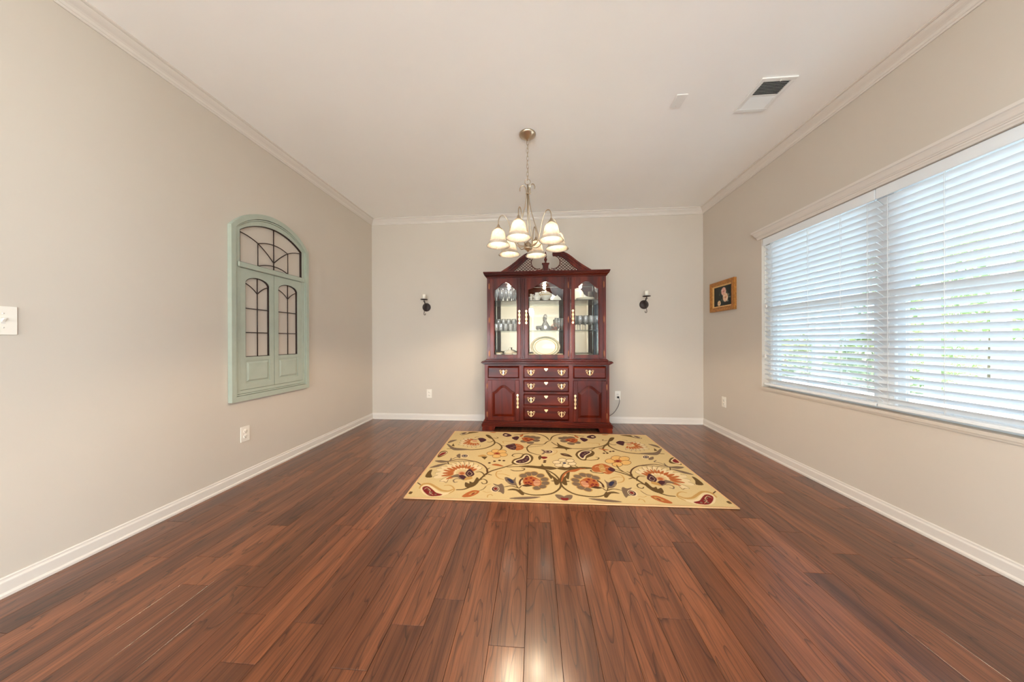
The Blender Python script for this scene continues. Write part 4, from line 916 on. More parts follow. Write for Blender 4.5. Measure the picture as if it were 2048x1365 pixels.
fc0 0 101,697 94,679 80,665 63,660 46,663 35,676 33,693 40,712 54,726 72,732 88,728 99,715
fb0 0 172,684 163,663 147,646 128,640 110,644 98,659 96,680 104,702 121,719 141,726 159,721 170,706
fc0 0 168,684 161,666 146,653 129,647 113,650 102,662 100,680 107,698 122,712 140,718 156,714 166,702
fc0 0 106,630 100,615 88,603 73,598 59,601 49,612 47,627 53,642 65,654 81,659 95,656 105,645
fn0 0 93,629 90,621 83,615 75,612 67,614 62,619 60,627 64,636 70,642 79,645 87,643 92,637
fb0 0 -568,592 -569,585 -573,580 -579,577 -585,579 -591,584 -593,591 -592,598 -588,603 -582,606 -576,604 -570,599
fb0 0 -527,631 -528,624 -532,618 -538,616 -545,617 -550,622 -553,629 -552,637 -547,642 -541,645 -535,643 -529,638
fb0 0 -483,652 -484,645 -488,639 -495,637 -501,638 -507,643 -509,651 -508,658 -504,664 -497,666 -491,665 -485,659
fb0 0 -445,649 -446,641 -450,636 -457,633 -463,635 -468,640 -470,647 -469,655 -465,661 -459,663 -452,661 -447,656
fu0 0 -558,554 -527,577 -489,565 -449,527 -508,535
fb0 0 495,883 492,875 485,869 478,867 473,869 469,874 470,881 473,889 479,895 486,897 492,896 496,890
fb0 0 527,885 524,877 517,872 510,869 505,871 501,876 502,883 505,891 512,897 519,899 525,898 528,892
fb0 0 568,931 564,923 558,917 551,914 545,916 542,921 542,929 546,937 552,943 560,946 566,944 569,939
fb0 0 599,939 595,931 588,925 581,923 575,925 572,930 573,938 577,946 583,952 590,954 596,953 599,947
fu0 0 456,1002 504,994 556,975 511,960
fc0 0 -794,735 -795,713 -805,697 -822,690 -841,695 -858,710 -867,731 -867,753 -857,770 -840,777 -820,773 -804,757
fp0 0 -802,735 -803,719 -811,707 -824,702 -839,705 -852,716 -859,731 -859,747 -851,760 -838,765 -822,762 -809,751
fc0 0 -812,734 -812,724 -818,717 -827,713 -837,715 -845,722 -850,732 -849,742 -844,750 -835,753 -825,751 -816,744
fn0 0 -817,734 -818,727 -822,722 -828,719 -835,721 -841,725 -844,732 -844,739 -840,745 -834,747 -827,746 -821,741
fc0 0 878,815 864,792 844,775 825,768 809,773 803,788 806,810 820,833 840,851 860,858 876,853 882,837
fp0 0 870,814 860,798 845,785 829,780 817,784 812,795 814,811 824,827 839,840 855,846 868,842 873,831
fc0 0 861,814 854,803 844,796 834,792 826,794 822,801 824,811 830,822 840,830 850,833 859,831 862,824
fn0 0 855,813 851,806 844,801 836,798 831,800 828,805 829,812 834,819 840,825 848,827 854,825 856,820
ft0 0 -909,732 -889,785 -870,735 -864,676
ft0 0 853,784 912,827 891,767 848,745
fo0 0 -1084,721 -1083,826 -1037,844 -1010,798 -1029,725 -1064,683
fc0 0 -1076,722 -1072,805 -1031,823 -1015,794 -1039,734
fr0 0 -1076,722 -1065,795 -1033,812 -1023,791 -1047,734
fo0 0 1005,727 1059,803 1100,809 1083,659 1041,675 1001,681
fc0 0 1025,732 1073,792 1095,793 1083,674 1045,684
fr0 0 1039,733 1073,778 1089,779 1084,704 1048,697
fr0 0 -119,762 -65,759 -71,725 -107,710
fo0 0 -147,750 -121,792 -117,732 -139,683
fb0 0 -75,668 -78,661 -84,655 -91,652 -99,654 -104,659 -105,666 -103,674 -97,680 -89,682 -82,681 -77,675
fb0 0 -81,637 -84,629 -90,624 -97,621 -105,623 -110,628 -111,635 -109,642 -103,648 -95,650 -88,649 -83,644
fg0 0 -710,735 -667,774 -624,750 -659,718
fo0 0 -676,727 -614,731 -632,662
so14 1 -1041,901 -967,906 -877,890 -782,893 -691,923 -624,986 -588,1065 -590,1129 -615,1204 -654,1290 -703,1342
so13 1 -590,1129 -539,1076 -505,1001 -503,942 -518,899
so8 1 -513,1031 -468,1011
so9 1 -669,1124 -634,1118 -607,1162
so8 1 -618,1256 -583,1241 -564,1260 -582,1285
ft0 1 -1083,1033 -1059,1027 -981,941 -883,918 -803,892 -936,865 -997,897
fo0 1 -1019,983 -1015,1054 -983,971
ft0 1 -1078,1057 -1071,1140 -1002,1170 -1038,1100
fo0 1 -717,1351 -680,1353 -642,1290 -623,1220 -668,1253
fc0 1 -847,1123 -925,1138 -959,1081 -897,1061
fu0 1 -847,1123 -888,1138 -919,1096 -870,1084
sb3 1 -909,1144 -959,1081 -882,1067
fc0 1 -847,1143 -919,1188 -962,1147 -906,1103
fu0 1 -847,1143 -884,1174 -921,1145 -875,1114
sb3 1 -903,1188 -962,1147 -890,1102
fc0 1 -840,1161 -894,1223 -940,1208 -899,1153
fu0 1 -840,1161 -866,1199 -904,1191 -870,1150
sb3 1 -879,1216 -940,1208 -885,1147
fc0 1 -827,1169 -859,1231 -898,1238 -876,1185
fu0 1 -827,1169 -841,1205 -873,1213 -854,1172
sb3 1 -848,1222 -898,1238 -866,1175
fc0 1 -846,1103 -926,1084 -955,1018 -893,1024
fu0 1 -846,1103 -889,1100 -917,1048 -867,1057
sb3 1 -910,1097 -955,1018 -878,1036
fc0 1 -829,1092 -885,1049 -898,984 -852,1009
fu0 1 -829,1092 -861,1074 -874,1021 -837,1046
sb3 1 -875,1065 -898,984 -843,1025
fc0 1 -814,1086 -851,1027 -850,964 -819,1003
fu0 1 -814,1086 -836,1058 -837,1006 -813,1041
sb3 1 -846,1044 -850,964 -814,1020
fc0 1 -800,1082 -817,1011 -804,952 -787,1002
fu0 1 -800,1082 -812,1047 -802,997 -790,1040
sb3 1 -817,1030 -804,952 -786,1020
fc0 1 -786,1083 -785,1007 -761,955 -757,1010
fu0 1 -786,1083 -789,1044 -770,999 -769,1046
sb3 1 -789,1025 -761,955 -761,1028
fc0 1 -774,1093 -757,1022 -722,987 -731,1041
fu0 1 -774,1093 -768,1055 -740,1024 -750,1069
sb3 1 -764,1037 -722,987 -739,1057
fk0 1 -775,1142 -776,1126 -785,1113 -798,1108 -813,1111 -825,1122 -832,1139 -831,1155 -823,1168 -809,1174 -794,1170 -782,1159
fp0 1 -783,1227 -739,1248 -690,1199 -690,1156 -729,1104 -752,1144
sp9 1 -770,1219 -801,1191 -843,1197
st6 1 -780,1281 -814,1270 -821,1243
so13 1 -388,1372 -291,1412 -192,1450 -102,1411 -40,1340 -7,1235
so11 0 9,1219 -35,1166 -68,1099 -118,1085 -190,1080 -234,1026 -248,959 -231,875 -181,825 -127,796
so6 0 -278,986 -202,1006 -82,1051
ft0 1 -238,1169 -244,1149 -258,1133 -278,1127 -298,1131 -312,1144 -318,1164 -313,1184 -298,1200 -278,1207 -258,1203 -244,1189
ft0 1 -171,1132 -177,1113 -192,1098 -211,1091 -231,1095 -245,1108 -250,1127 -245,1147 -230,1162 -210,1169 -190,1165 -176,1152
ft0 1 -106,1203 -113,1182 -128,1167 -148,1160 -168,1164 -182,1178 -187,1198 -181,1218 -165,1235 -145,1241 -125,1237 -111,1223
ft0 1 -96,1291 -103,1269 -118,1252 -139,1245 -159,1250 -173,1264 -178,1285 -172,1307 -156,1324 -135,1331 -115,1327 -100,1312
ft0 1 -142,1315 -148,1292 -164,1276 -185,1269 -205,1273 -220,1288 -225,1309 -219,1331 -204,1349 -182,1356 -162,1351 -147,1336
ft0 1 -201,1320 -207,1298 -223,1281 -243,1274 -264,1278 -279,1293 -285,1314 -279,1337 -264,1354 -242,1361 -221,1357 -206,1341
fu0 1 -302,1277 -255,1298 -196,1275 -162,1242 -198,1188 -255,1160 -290,1208
fr0 1 -212,1196 -215,1188 -223,1182 -233,1179 -243,1181 -250,1186 -252,1193 -250,1201 -242,1207 -232,1210 -222,1208 -215,1203
fr0 1 -177,1232 -180,1224 -187,1218 -198,1216 -208,1217 -215,1222 -217,1230 -215,1238 -207,1244 -197,1247 -187,1245 -179,1240
fr0 1 -235,1246 -237,1238 -245,1232 -255,1229 -265,1230 -273,1236 -275,1243 -273,1251 -265,1258 -255,1260 -245,1259 -237,1254
fp0 1 -414,1269 -363,1327 -332,1293 -359,1195
fu0 1 -327,1348 -291,1408 -291,1351 -314,1312
fp0 1 -521,1354 -502,1433 -444,1397 -417,1342 -469,1302
fc0 1 -467,1367 -469,1358 -475,1350 -484,1347 -493,1349 -501,1355 -504,1365 -502,1374 -496,1382 -487,1385 -477,1383 -470,1376
sg7 1 -490,1095 -500,1152 -426,1157 -369,1169
fo0 1 -1014,1350 -992,1420 -884,1457 -805,1442 -898,1396 -967,1334
fc0 1 -1012,1356 -986,1410 -923,1428 -965,1353
fp0 1 -1001,1364 -982,1404 -947,1419 -968,1366
fu0 1 -698,1469 -658,1482 -604,1446 -646,1433
so12 0 12,1162 52,1078 110,1023 186,988 277,986 366,1003 434,1028 500,1065 561,1119 602,1183 635,1258
fo0 0 3,992 64,1028 67,1157 94,1080 156,1018 208,981 148,962 136,915 121,976
so7 0 379,961 432,1020"""
RUGCOL={'o':(98,74,40),'t':(122,100,80),'r':(122,34,32),'u':(176,98,50),'p':(74,38,44),'c':(226,204,162),'g':(190,146,84),'n':(52,50,74),'b':(82,52,30),'k':(206,150,112),'y':(222,176,108)}
def rug_raster(txt,step=2.6,W=2180,H=1460):
    nx=int(W/step)+1;ny=int(H/step)+1
    img=np.zeros((ny,nx,3));img[:]=(212,186,136)
    def catm(P,n=10):
        P=np.asarray(P,float)
        if len(P)<3: 
            t=np.linspace(0,1,24)[:,None];return P[0]*(1-t)+P[-1]*t
        Q=np.vstack([2*P[0]-P[1],P,2*P[-1]-P[-2]]);out=[]
        for i in range(len(P)-1):
            a,b,c,d=Q[i:i+4];L=np.linalg.norm(c-b);m=max(4,int(L/3))
            t=np.linspace(0,1,m,endpoint=False)[:,None]
            out.append(.5*((2*b)+(c-a)*t+(2*a-5*b+4*c-d)*t*t+(3*b-a-3*c+d)*t**3))
        out.append(P[-1:]);return np.vstack(out)
    def blend(y0,x0,mask,col):
        h,w=mask.shape;s=img[y0:y0+h,x0:x0+w];s+=mask[:,:,None]*(np.array(col)-s)
    def fill(P,col):
        P=np.asarray(P,float)/step;P[:,0]+=(nx-1)/2
        x0=max(0,int(P[:,0].min())-1);x1=min(nx,int(P[:,0].max())+3);y0=max(0,int(P[:,1].min())-1);y1=min(ny,int(P[:,1].max())+3)
        if x1<=x0 or y1<=y0: return
        acc=np.zeros((y1-y0,x1-x0))
        for sy in (-.25,.25):
            for sx in (-.25,.25):
                X,Y=np.meshgrid(np.arange(x0,x1)+sx,np.arange(y0,y1)+sy);ins=np.zeros(X.shape,bool)
                for (ax,ay),(bx,by) in zip(P,np.roll(P,-1,0)):
                    if ay==by: continue
                    c=((ay>Y)!=(by>Y))&(X<(bx-ax)*(Y-ay)/(by-ay)+ax);ins^=c
                acc+=ins*.25
        blend(y0,x0,acc,col)
    def smooth(P):
        P=np.asarray(P,float);n=len(P)
        if n<4: return P
        out=[]
        for i in range(n):
            a,b,c,d=P[i-1],P[i],P[(i+1)%n],P[(i+2)%n]
            for t in (0,.33,.67): out.append(.5*((2*b)+(c-a)*t+(2*a-5*b+4*c-d)*t*t+(3*b-a-3*c+d)*t**3))
        return np.array(out)
    def stroke(P,w,col):
        Q=catm(P)/step;Q[:,0]+=(nx-1)/2;r=w/step/2
        x0=max(0,int(Q[:,0].min()-r)-2);x1=min(nx,int(Q[:,0].max()+r)+3);y0=max(0,int(Q[:,1].min()-r)-2);y1=min(ny,int(Q[:,1].max()+r)+3)
        if x1<=x0 or y1<=y0: return
        m=np.zeros((y1-y0,x1-x0));k=int(r)+2;n=len(Q)
        for i,(qx,qy) in enumerate(Q):
            t=i/max(1,n-1);rr=r*(.55+.45*min(1,4*min(t,1-t)+.3))
            ix,iy=int(round(qx)),int(round(qy));ax0,ax1=max(x0,ix-k),min(x1,ix+k+1);ay0,ay1=max(y0,iy-k),min(y1,iy+k+1)
            if ax1<=ax0 or ay1<=ay0: continue
            X,Y=np.meshgrid(np.arange(ax0,ax1),np.arange(ay0,ay1));v=np.clip(rr+.5-np.hypot(X-qx,Y-qy),0,1)
            s=m[ay0-y0:ay1-y0,ax0-x0:ax1-x0];np.maximum(s,v,out=s)
        blend(y0,x0,m,col)
    for mir in (1,0):
      for ln in txt.strip().split('\n'):
        h,m,*pts=ln.split();P=[tuple(map(float,q.split(','))) for q in pts];col=RUGCOL[h[1]]
        for sgn in ((1,-1) if m=='1' else (1,)):
            if (m=='1')!=bool(mir): continue
            PP=[(x*sgn,y) for x,y in P]
            if h[0]=='s': stroke(PP,float(h[2:])*1.25,col)
            else: fill(smooth(PP),col)
    return img

def build_rug():
    step = 2.6; img = rug_raster(RUG_TXT, step)
    ny, nx, _ = img.shape
    NL = np.array([-.891, 1.943]); FL = np.array([-.942, 3.417]); NR = np.array([1.286, 1.972]); FR = np.array([1.236, 3.413])
    c0 = (NL+FL+NR+FR)/4
    U, V = np.meshgrid(np.linspace(0.004, .996, nx), np.linspace(0.006, .994, ny))
    P = NL*((1-U)*(1-V))[..., None]+NR*(U*(1-V))[..., None]+FL*((1-U)*V)[..., None]+FR*(U*V)[..., None]-c0
    co = np.zeros((ny, nx, 3)); co[..., :2] = P; co[..., 2] = .0095
    rng = np.random.default_rng(3); co[..., 2] += rng.uniform(-.0006, .0006, (ny, nx))
    idx = np.arange(nx*ny).reshape(ny, nx); q = np.stack([idx[:-1, :-1], idx[:-1, 1:], idx[1:, 1:], idx[1:, :-1]], -1).reshape(-1, 4)
    me = bpy.data.meshes.new('pile'); me.vertices.add(nx*ny); me.vertices.foreach_set('co', co.astype(np.float32).ravel())
    me.loops.add(q.size); me.loops.foreach_set('vertex_index', q.astype(np.int32).ravel()); me.polygons.add(len(q))
    me.polygons.foreach_set('loop_start', np.arange(0, q.size, 4, dtype=np.int32)); me.polygons.foreach_set('use_smooth', np.ones(len(q), bool))
    me.update(calc_edges=True)
    ca = me.color_attributes.new('print', 'FLOAT_COLOR', 'POINT'); c = np.clip(img/255., 0, 1); lin = np.where(c <= .04045, c/12.92, ((c+.055)/1.055)**2.4)
    rgba = np.ones((ny*nx, 4), np.float32); rgba[:, :3] = lin.reshape(-1, 3); ca.data.foreach_set('color', rgba.ravel()); me.materials.append(MT['rug'])
    t = thing('area_rug', 'cream floral area rug with paisleys and scrolling vines in front of the cabinet', 'rug', (c0[0], c0[1], 0))
    link('pile', me, t)
    q4 = [NL-c0, NR-c0, FR-c0, FL-c0]
    MB().add([(a, b, .0003) for a, b in q4]+[(a*.997, b*.996, .0080) for a, b in q4], [(3, 2, 1, 0), (4, 5, 6, 7)]+[(i, (i+1) % 4, (i+1) % 4+4, i+4) for i in range(4)]).build('backing', MT['binding'], t)
    mids = []
    for i in range(4):
        a, b = q4[i], q4[(i+1) % 4]
        for k in range(8): mids.append((a[0]+(b[0]-a[0])*k/8, a[1]+(b[1]-a[1])*k/8, .0058))
    MB().tube(mids, .0052, 6, closed=True).build('bound_edge', MT['binding'], t)
build_rug()

# ---------------------------------------------------------------- chandelier
HX, HY = -.054, 2.39
ch = thing('chandelier', 'six light brushed nickel chandelier with frosted bell shades hanging on a chain', 'chandelier', (HX, HY, HC))
def Z(z): return z-HC
N_ = MT['steel']
MB().lathe([(.0665, -.0005), (.0665, -.006), (.060, -.014), (.042, -.028), (.022, -.040), (.010, -.046), (.006, -.052), (.0005, -.053)], 32).build('canopy', N_, ch)
# chain links
zt, zb_ = 2.690, 2.372; nl = 10; pit = (zt-zb_)/nl
lk = MB(); pts = []
for k in range(16):
    a = 2*PI*k/16; pts.append((.0075*math.cos(a), 0, .0115*math.sin(a)+(.0095 if math.sin(a) > 0 else -.0095)*(1 if abs(math.sin(a)) > .01 else 0)))
lk.tube(pts, .0017, 6, closed=True); lkm = lk.mesh('chain_link'); lkm.materials.append(N_)
for k in range(nl): link('chain_link', lkm, ch, (.002*math.sin(k*2.1), 0, Z(zt-pit*(k+.5))), (k % 2)*PI/2+.4)
MB().tube([(.022*math.cos(2*PI*k/20), 0, Z(2.358)+.022*math.sin(2*PI*k/20)) for k in range(20)], .0028, 6, closed=True).build('hanging_ring', N_, ch)
MB().tube([(.004, .002, Z(2.69)), (.006, .004, Z(2.5)), (.003, .004, Z(2.36)), (.020, .006, Z(2.345)), (.026, .006, Z(2.325)), (.012, .004, Z(2.30))], .0014, 5).build('lamp_cord', MT['cord'], ch)
MB().tube([(0, 0, Z(2.337)), (0, 0, Z(1.84))], .0052, 10).build('centre_stem', N_, ch)
MB().lathe([(.0005, Z(1.872)), (.010, Z(1.870)), (.020, Z(1.862)), (.022, Z(1.855)), (.030, Z(1.853)), (.032, Z(1.846)), (.034, Z(1.824)), (.036, Z(1.822)), (.036, Z(1.817)), (.022, Z(1.808)), (.010, Z(1.800)), (.008, Z(1.794)), (.0005, Z(1.790))], 20).build('hub', N_, ch)
MB().lathe([(.010, Z(2.268)), (.016, Z(2.266)), (.016, Z(2.260)), (.010, Z(2.258))], 14).build('waist_collar', N_, ch)
for az in (178, -25, 70):
    a = math.radians(az); c, s = math.cos(a), math.sin(a)
    P = [(.062, 2.286), (.063, 2.305), (.052, 2.326), (.034, 2.330), (.017, 2.310), (.010, 2.275), (.011, 2.235), (.024, 2.150), (.050, 2.050), (.078, 1.960), (.092, 1.900), (.084, 1.862), (.056, 1.846), (.026, 1.842)]
    path = smooth_path([(r*c, r*s, Z(z)) for r, z in P], 5)
    MB().tube(path, .0038, 8).build('scroll_rod', N_, ch)
shade_prof = [(.024, 1.953), (.030, 1.951), (.041, 1.943), (.050, 1.928), (.0555, 1.908), (.060, 1.886), (.066, 1.868), (.0685, 1.862), (.0675, 1.860), (.074, 1.850), (.083, 1.837), (.0925, 1.825), (.0935, 1.8225), (.090, 1.8235), (.080, 1.834), (.071, 1.848), (.063, 1.864), (.057, 1.886), (.0525, 1.908), (.047, 1.926), (.038, 1.939), (.024, 1.945)]
for az in (-162, -105, -42, 11, 74, 133):
    a = math.radians(az); c, s = math.cos(a), math.sin(a); R = .242
    P = [(.028, 1.838), (.055, 1.828), (.090, 1.838), (.118, 1.880), (.140, 1.950), (.162, 2.022), (.190, 2.062), (.220, 2.062), (.239, 2.030), (R, 1.985)]
    arm = MB().tube(smooth_path([(r*c, r*s, Z(z)) for r, z in P], 5), .0042, 8).build('arm', N_, ch)
    tr = Matrix.Translation((R*c, R*s, -HC))
    MB().lathe([(.006, 1.992), (.010, 1.984), (.012, 1.974), (.024, 1.962), (.030, 1.956), (.028, 1.953), (.0005, 1.952)], 18, tr).build('shade_holder', N_, arm)
    MB().lathe(shade_prof, 28, tr).build('shade', MT['shade'], arm)
    MB().lathe([(.010, 1.943), (.012, 1.932), (.012, 1.925), (.018, 1.912), (.021, 1.898), (.017, 1.884), (.008, 1.877), (.0005, 1.876)], 12, tr).build('bulb', MT['bulb'], arm)
    for kind_, watts in (('POINT', GLOW_WATTS), ('SPOT', LAMP_WATTS)):
        ld = bpy.data.lights.new('lamp_light', kind_); ld.energy = watts; ld.color = (1.0, .80, .56); ld.shadow_soft_size = .02
        if kind_ == 'SPOT': ld.spot_size = math.radians(146); ld.spot_blend = .25
        lo = bpy.data.objects.new('lamp_light', ld); COL.objects.link(lo); lo.parent = ch; lo.location = (R*c, R*s, Z(1.895 if kind_ == 'POINT' else 1.846))
# pendant in the entry behind the viewpoint (shows in the cabinet mirror)
fp = thing('foyer_pendant', 'brass pendant lantern with white globe mirrored in the cabinet back', 'lamp', (-.12, -2.40, HC))
MB().lathe([(.06, -.0005), (.06, -.008), (.03, -.03), (.0005, -.034)], 24).build('canopy', MT['brass'], fp)
MB().tube([(0, 0, -.03), (0, 0, -.60)], .005, 8).build('rod', MT['brass'], fp)
MB().lathe([(.010, -.585), (.045, -.60), (.060, -.625), (.0005, -.626)], 20).build('cap', MT['brass'], fp)
MB().lathe([(.045, -.6265), (.075, -.660), (.090, -.710), (.080, -.765), (.045, -.800), (.0005, -.808)], 24).build('globe', emit_mat('globe_glow', (1, .88, .72, 1), 40.0), fp)
MB().tube([(.095*math.cos(2*PI*k/24), .095*math.sin(2*PI*k/24), -.72) for k in range(24)], .004, 6, closed=True).build('band', MT['brass'], fp)

# ---------------------------------------------------------------- sage window panel on the left wall (local x runs along the wall, -y faces the room)
dp = thing('arched_window_panel', 'sage green arched faux window panel with dark iron tracery on the wall', 'wall decor', (XL, 2.365, 0), PI/2)
G = MT['teal']; yf = -.033
def archo(hw, zs, zp, n=28):
    """segment arch from (-hw,zs) over (0,zp) to (hw,zs)"""
    r = (hw*hw+(zp-zs)**2)/(2*(zp-zs)); a = math.asin(hw/r); return [(r*math.sin(-a+2*a*k/n), zp-r+r*math.cos(-a+2*a*k/n)) for k in range(n+1)]
def frame_ring(hw0, zb0, zs0, zp0, hw1, zb1, zs1, zp1, ya, yb):
    o1, i1 = archo(hw0, zs0, zp0), archo(hw1, zs1, zp1)
    return [MB().strip(i1, o1, ya, yb), [(-hw0, -hw1), (hw1, hw0)], zb0, zb1, zs0, zs1]
m = MB(); 
def add_ring(m, hw0, zb0, zs0, zp0, hw1, zb1, zs1, zp1, ya, yb):
    m.strip(archo(hw1, zs1, zp1), archo(hw0, zs0, zp0), ya, yb)
    for s in (-1, 1): m.prism([(s*hw0, zb0), (s*hw0, zs0), (s*hw1, zs1), (s*hw1, zb1)], ya, yb)
    m.prism([(-hw0, zb0), (hw0, zb0), (hw1, zb1), (-hw1, zb1)], ya, yb)
add_ring(m, .370, .622, 1.937, 2.125, .337, .662, 1.931, 2.086, yf, -.0005)
m.build('outer_frame', G, dp)
m = MB(); add_ring(m, .3335, .6655, 1.931, 2.0815, .326, .675, 1.930, 2.072, yf+.006, -.0005); add_ring(m, .3235, .6775, 1.930, 2.0695, .298, .702, 1.925, 2.032, yf+.012, -.0005)
m.build('inner_frame', G, dp)
MB().bbox(-.318, .318, yf-.002, -.001, 1.640, 1.680, .004).build('transom_rail', G, dp)
for s, nm in ((-1, 'left'), (1, 'right')):
    xa, xb = (-.2960, -.0055) if s < 0 else (-.0005, .2960)
    cx_ = -.150 if s < 0 else .143; hw = .104; z0, z1 = .7045, 1.6375; zo0, zsp, zpk = .955, 1.530, 1.583; ya, yb = yf+.014, -.004
    top = [(cx_+hw*math.cos(PI-PI*k/20), zsp+(zpk-zsp)*math.sin(PI*k/20)) for k in range(21)]
    m = MB().box(xa, cx_-hw, ya, yb, z0, z1).box(cx_+hw, xb, ya, yb, z0, z1).box(cx_-hw, cx_+hw, ya, yb, z0, .752).box(cx_-hw, cx_+hw, ya, yb, .926, zo0).strip(top, [(x, z1) for x, z in top], ya, yb).box(cx_-hw, cx_+hw, ya+.006, yb, .752, .926)
    o = m.build('door_leaf', G, dp)
    lin = [(cx_-hw+.0005, zo0+.0005), (cx_+hw-.0005, zo0+.0005)]+[(cx_+(x-cx_)*.994, z-.0006) for x, z in top[::-1]]
    n_ = len(lin); inn = [(cx_+(x-cx_)*.955, zo0+.004+(z-zo0)*.988) for x, z in lin]
    MB().add([(x, ya+.004, z) for x, z in lin]+[(x, ya+.004, z) for x, z in inn]+[(x, -.001, z) for x, z in inn]+[(x, -.001, z) for x, z in lin], [(i+k*n_, (i+1) % n_+k*n_, (i+1) % n_+(k+1)*n_, i+(k+1)*n_) for k in range(3) for i in range(n_)]+[(i+3*n_, (i+1) % n_+3*n_, (i+1) % n_, i) for i in range(n_)]).build('iron_liner', MT['iron'], o)
    q = lambda g: [(cx_-hw+g, .752+g), (cx_+hw-g, .752+g), (cx_+hw-g, .926-g), (cx_-hw+g, .926-g)]
    MB().frustum(q(.024), q(.010), ya-.001, ya+.006).build('raised_panel', G, o)
    yg = -.012; I = MT['iron']; g = MB()
    g.tube([(cx_, yg, zo0-.003), (cx_, yg, zpk+.003)], .0042, 6)
    for z in (1.333, 1.145): g.tube([(cx_-hw-.003, yg, z), (cx_+hw+.003, yg, z)], .0036, 6)
    for t in (-1, 1): g.tube(smooth_path([(cx_, yg, 1.456), (cx_+t*.03, yg, 1.486), (cx_+t*.065, yg, 1.511), (cx_+t*(hw+.002), yg, 1.530)], 4), .0036, 6)
    g.build('iron_grille', I, o)
yg = -.014; g = MB()
g.tube([(0, yg, 1.676), (0, yg, 2.036)], .0045, 6)
for t in (-1, 1):
    g.tube(smooth_path([(0, yg, 1.744), (t*.065, yg, 1.808), (t*.145, yg, 1.867), (t*.225, yg, 1.898), (t*.3, yg, 1.912)], 5), .0038, 6)
    g.tube([(t*.145, yg, 1.684), (t*.145, yg, 1.868)], .0038, 6)
for zc, zm_ in ((1.866, 1.898), (1.684, 1.716)): g.tube(smooth_path([(-.145, yg, zc), (-.075, yg, zm_-.008), (0, yg, zm_), (.075, yg, zm_-.008), (.145, yg, zc)], 5), .0038, 6)
g.build('iron_tracery', MT['iron'], dp)
top = archo(.2975, 1.925, 2.0315); lin = [(-.2975, 1.6805), (.2975, 1.6805)]+top[::-1]; inn = [(x*.985, 1.6845+(z-1.6805)*.976) for x, z in lin]; n_ = len(lin)
MB().add([(x, yf+.014, z) for x, z in lin]+[(x, yf+.014, z) for x, z in inn]+[(x, -.001, z) for x, z in inn]+[(x, -.001, z) for x, z in lin], [(i+k*n_, (i+1) % n_+k*n_, (i+1) % n_+(k+1)*n_, i+(k+1)*n_) for k in range(3) for i in range(n_)]+[(i+3*n_, (i+1) % n_+3*n_, (i+1) % n_, i) for i in range(n_)]).build('iron_liner', MT['iron'], dp)

# ---------------------------------------------------------------- sconces
def sconce(x, lab, s):
    t = thing('candle_sconce', lab, 'sconce', (x, YB, 1.532), 0, 'candle sconces beside the cabinet'); I = MT['iron']; RX = Matrix.Rotation(PI/2, 4, 'X')
    MB().lathe([(.057, .0005), (.057, .006), (.050, .011), (.044, .007), (.034, .010), (.020, .013), (.0005, .014)], 28, RX).build('back_plate', I, t)
    MB().tube(smooth_path([(0, -.012, .012), (0, -.030, .030), (0, -.060, .038), (s*.003, -.086, .050), (0, -.095, .086)], 5), .0045, 8).build('arm', I, t)
    MB().tube(smooth_path([(s*.012, -.094, .070), (s*.014, -.092, .020), (s*.002, -.088, -.050), (s*-.004, -.090, -.100), (s*.008, -.092, -.112), (s*.018, -.092, -.104), (s*.016, -.092, -.090)], 5), .0036, 8).tube(smooth_path([(s*-.012, -.094, .062), (0, -.095, .078), (s*.012, -.094, .062)], 4), .0036, 8).build('scroll', I, t)
    MB().lathe([(.0005, .086), (.012, .087), (.046, .091), (.048, .098), (.045, .097), (.012, .094), (.0005, .094)], 22, Matrix.Translation((0, -.095, 0))).build('drip_pan', I, t)
    c = MB().lathe([(.022, .0965), (.022, .158), (.020, .162), (.014, .158), (.0005, .157)], 18, Matrix.Translation((0, -.095, 0))).build('candle', MT['candle'], t)
    MB().tube([(0, -.095, .157), (.001, -.0955, .168)], .0011, 5).build('wick', MT['black'], c)
sconce(-1.468, 'dark iron candle sconce on the wall nearer the sage window panel', 1)
sconce(1.400, 'dark iron candle sconce on the wall nearer the window', -1)

# ---------------------------------------------------------------- flower painting on the right wall
pw, ph = .430, .340
pc = thing('framed_painting', 'small gilt framed flower painting on the window wall', 'painting', (XR, 3.513, 1.572), -PI/2)
hw, hh = pw/2, ph/2
def rect(g): return [(-hw+g, -hh+g), (hw-g, -hh+g), (hw-g, hh-g), (-hw+g, hh-g)]
def rect_ring(m, g0, g1, ya, yb, y_in=None):
    A, B = rect(g0), rect(g1); y2 = ya if y_in is None else y_in
    for i in range(4):
        j = (i+1) % 4; a, b, c, d = A[i], A[j], B[j], B[i]
        m.add([(a[0], ya, a[1]), (b[0], ya, b[1]), (c[0], y2, c[1]), (d[0], y2, d[1]), (a[0], yb, a[1]), (b[0], yb, b[1]), (c[0], yb, c[1]), (d[0], yb, d[1])], [(0, 1, 2, 3), (7, 6, 5, 4), (0, 4, 5, 1), (3, 2, 6, 7), (1, 5, 6, 2), (0, 3, 7, 4)])
    return m
rect_ring(rect_ring(rect_ring(MB(), 0, .010, -.030, -.0005), .010, .040, -.034, -.0005, -.024), .040, .046, -.026, -.0005).build('frame', MT['gilt'], pc)
rect_ring(MB(), .046, .060, -.022, -.001, -.014).build('liner', MT['giltl'], pc)
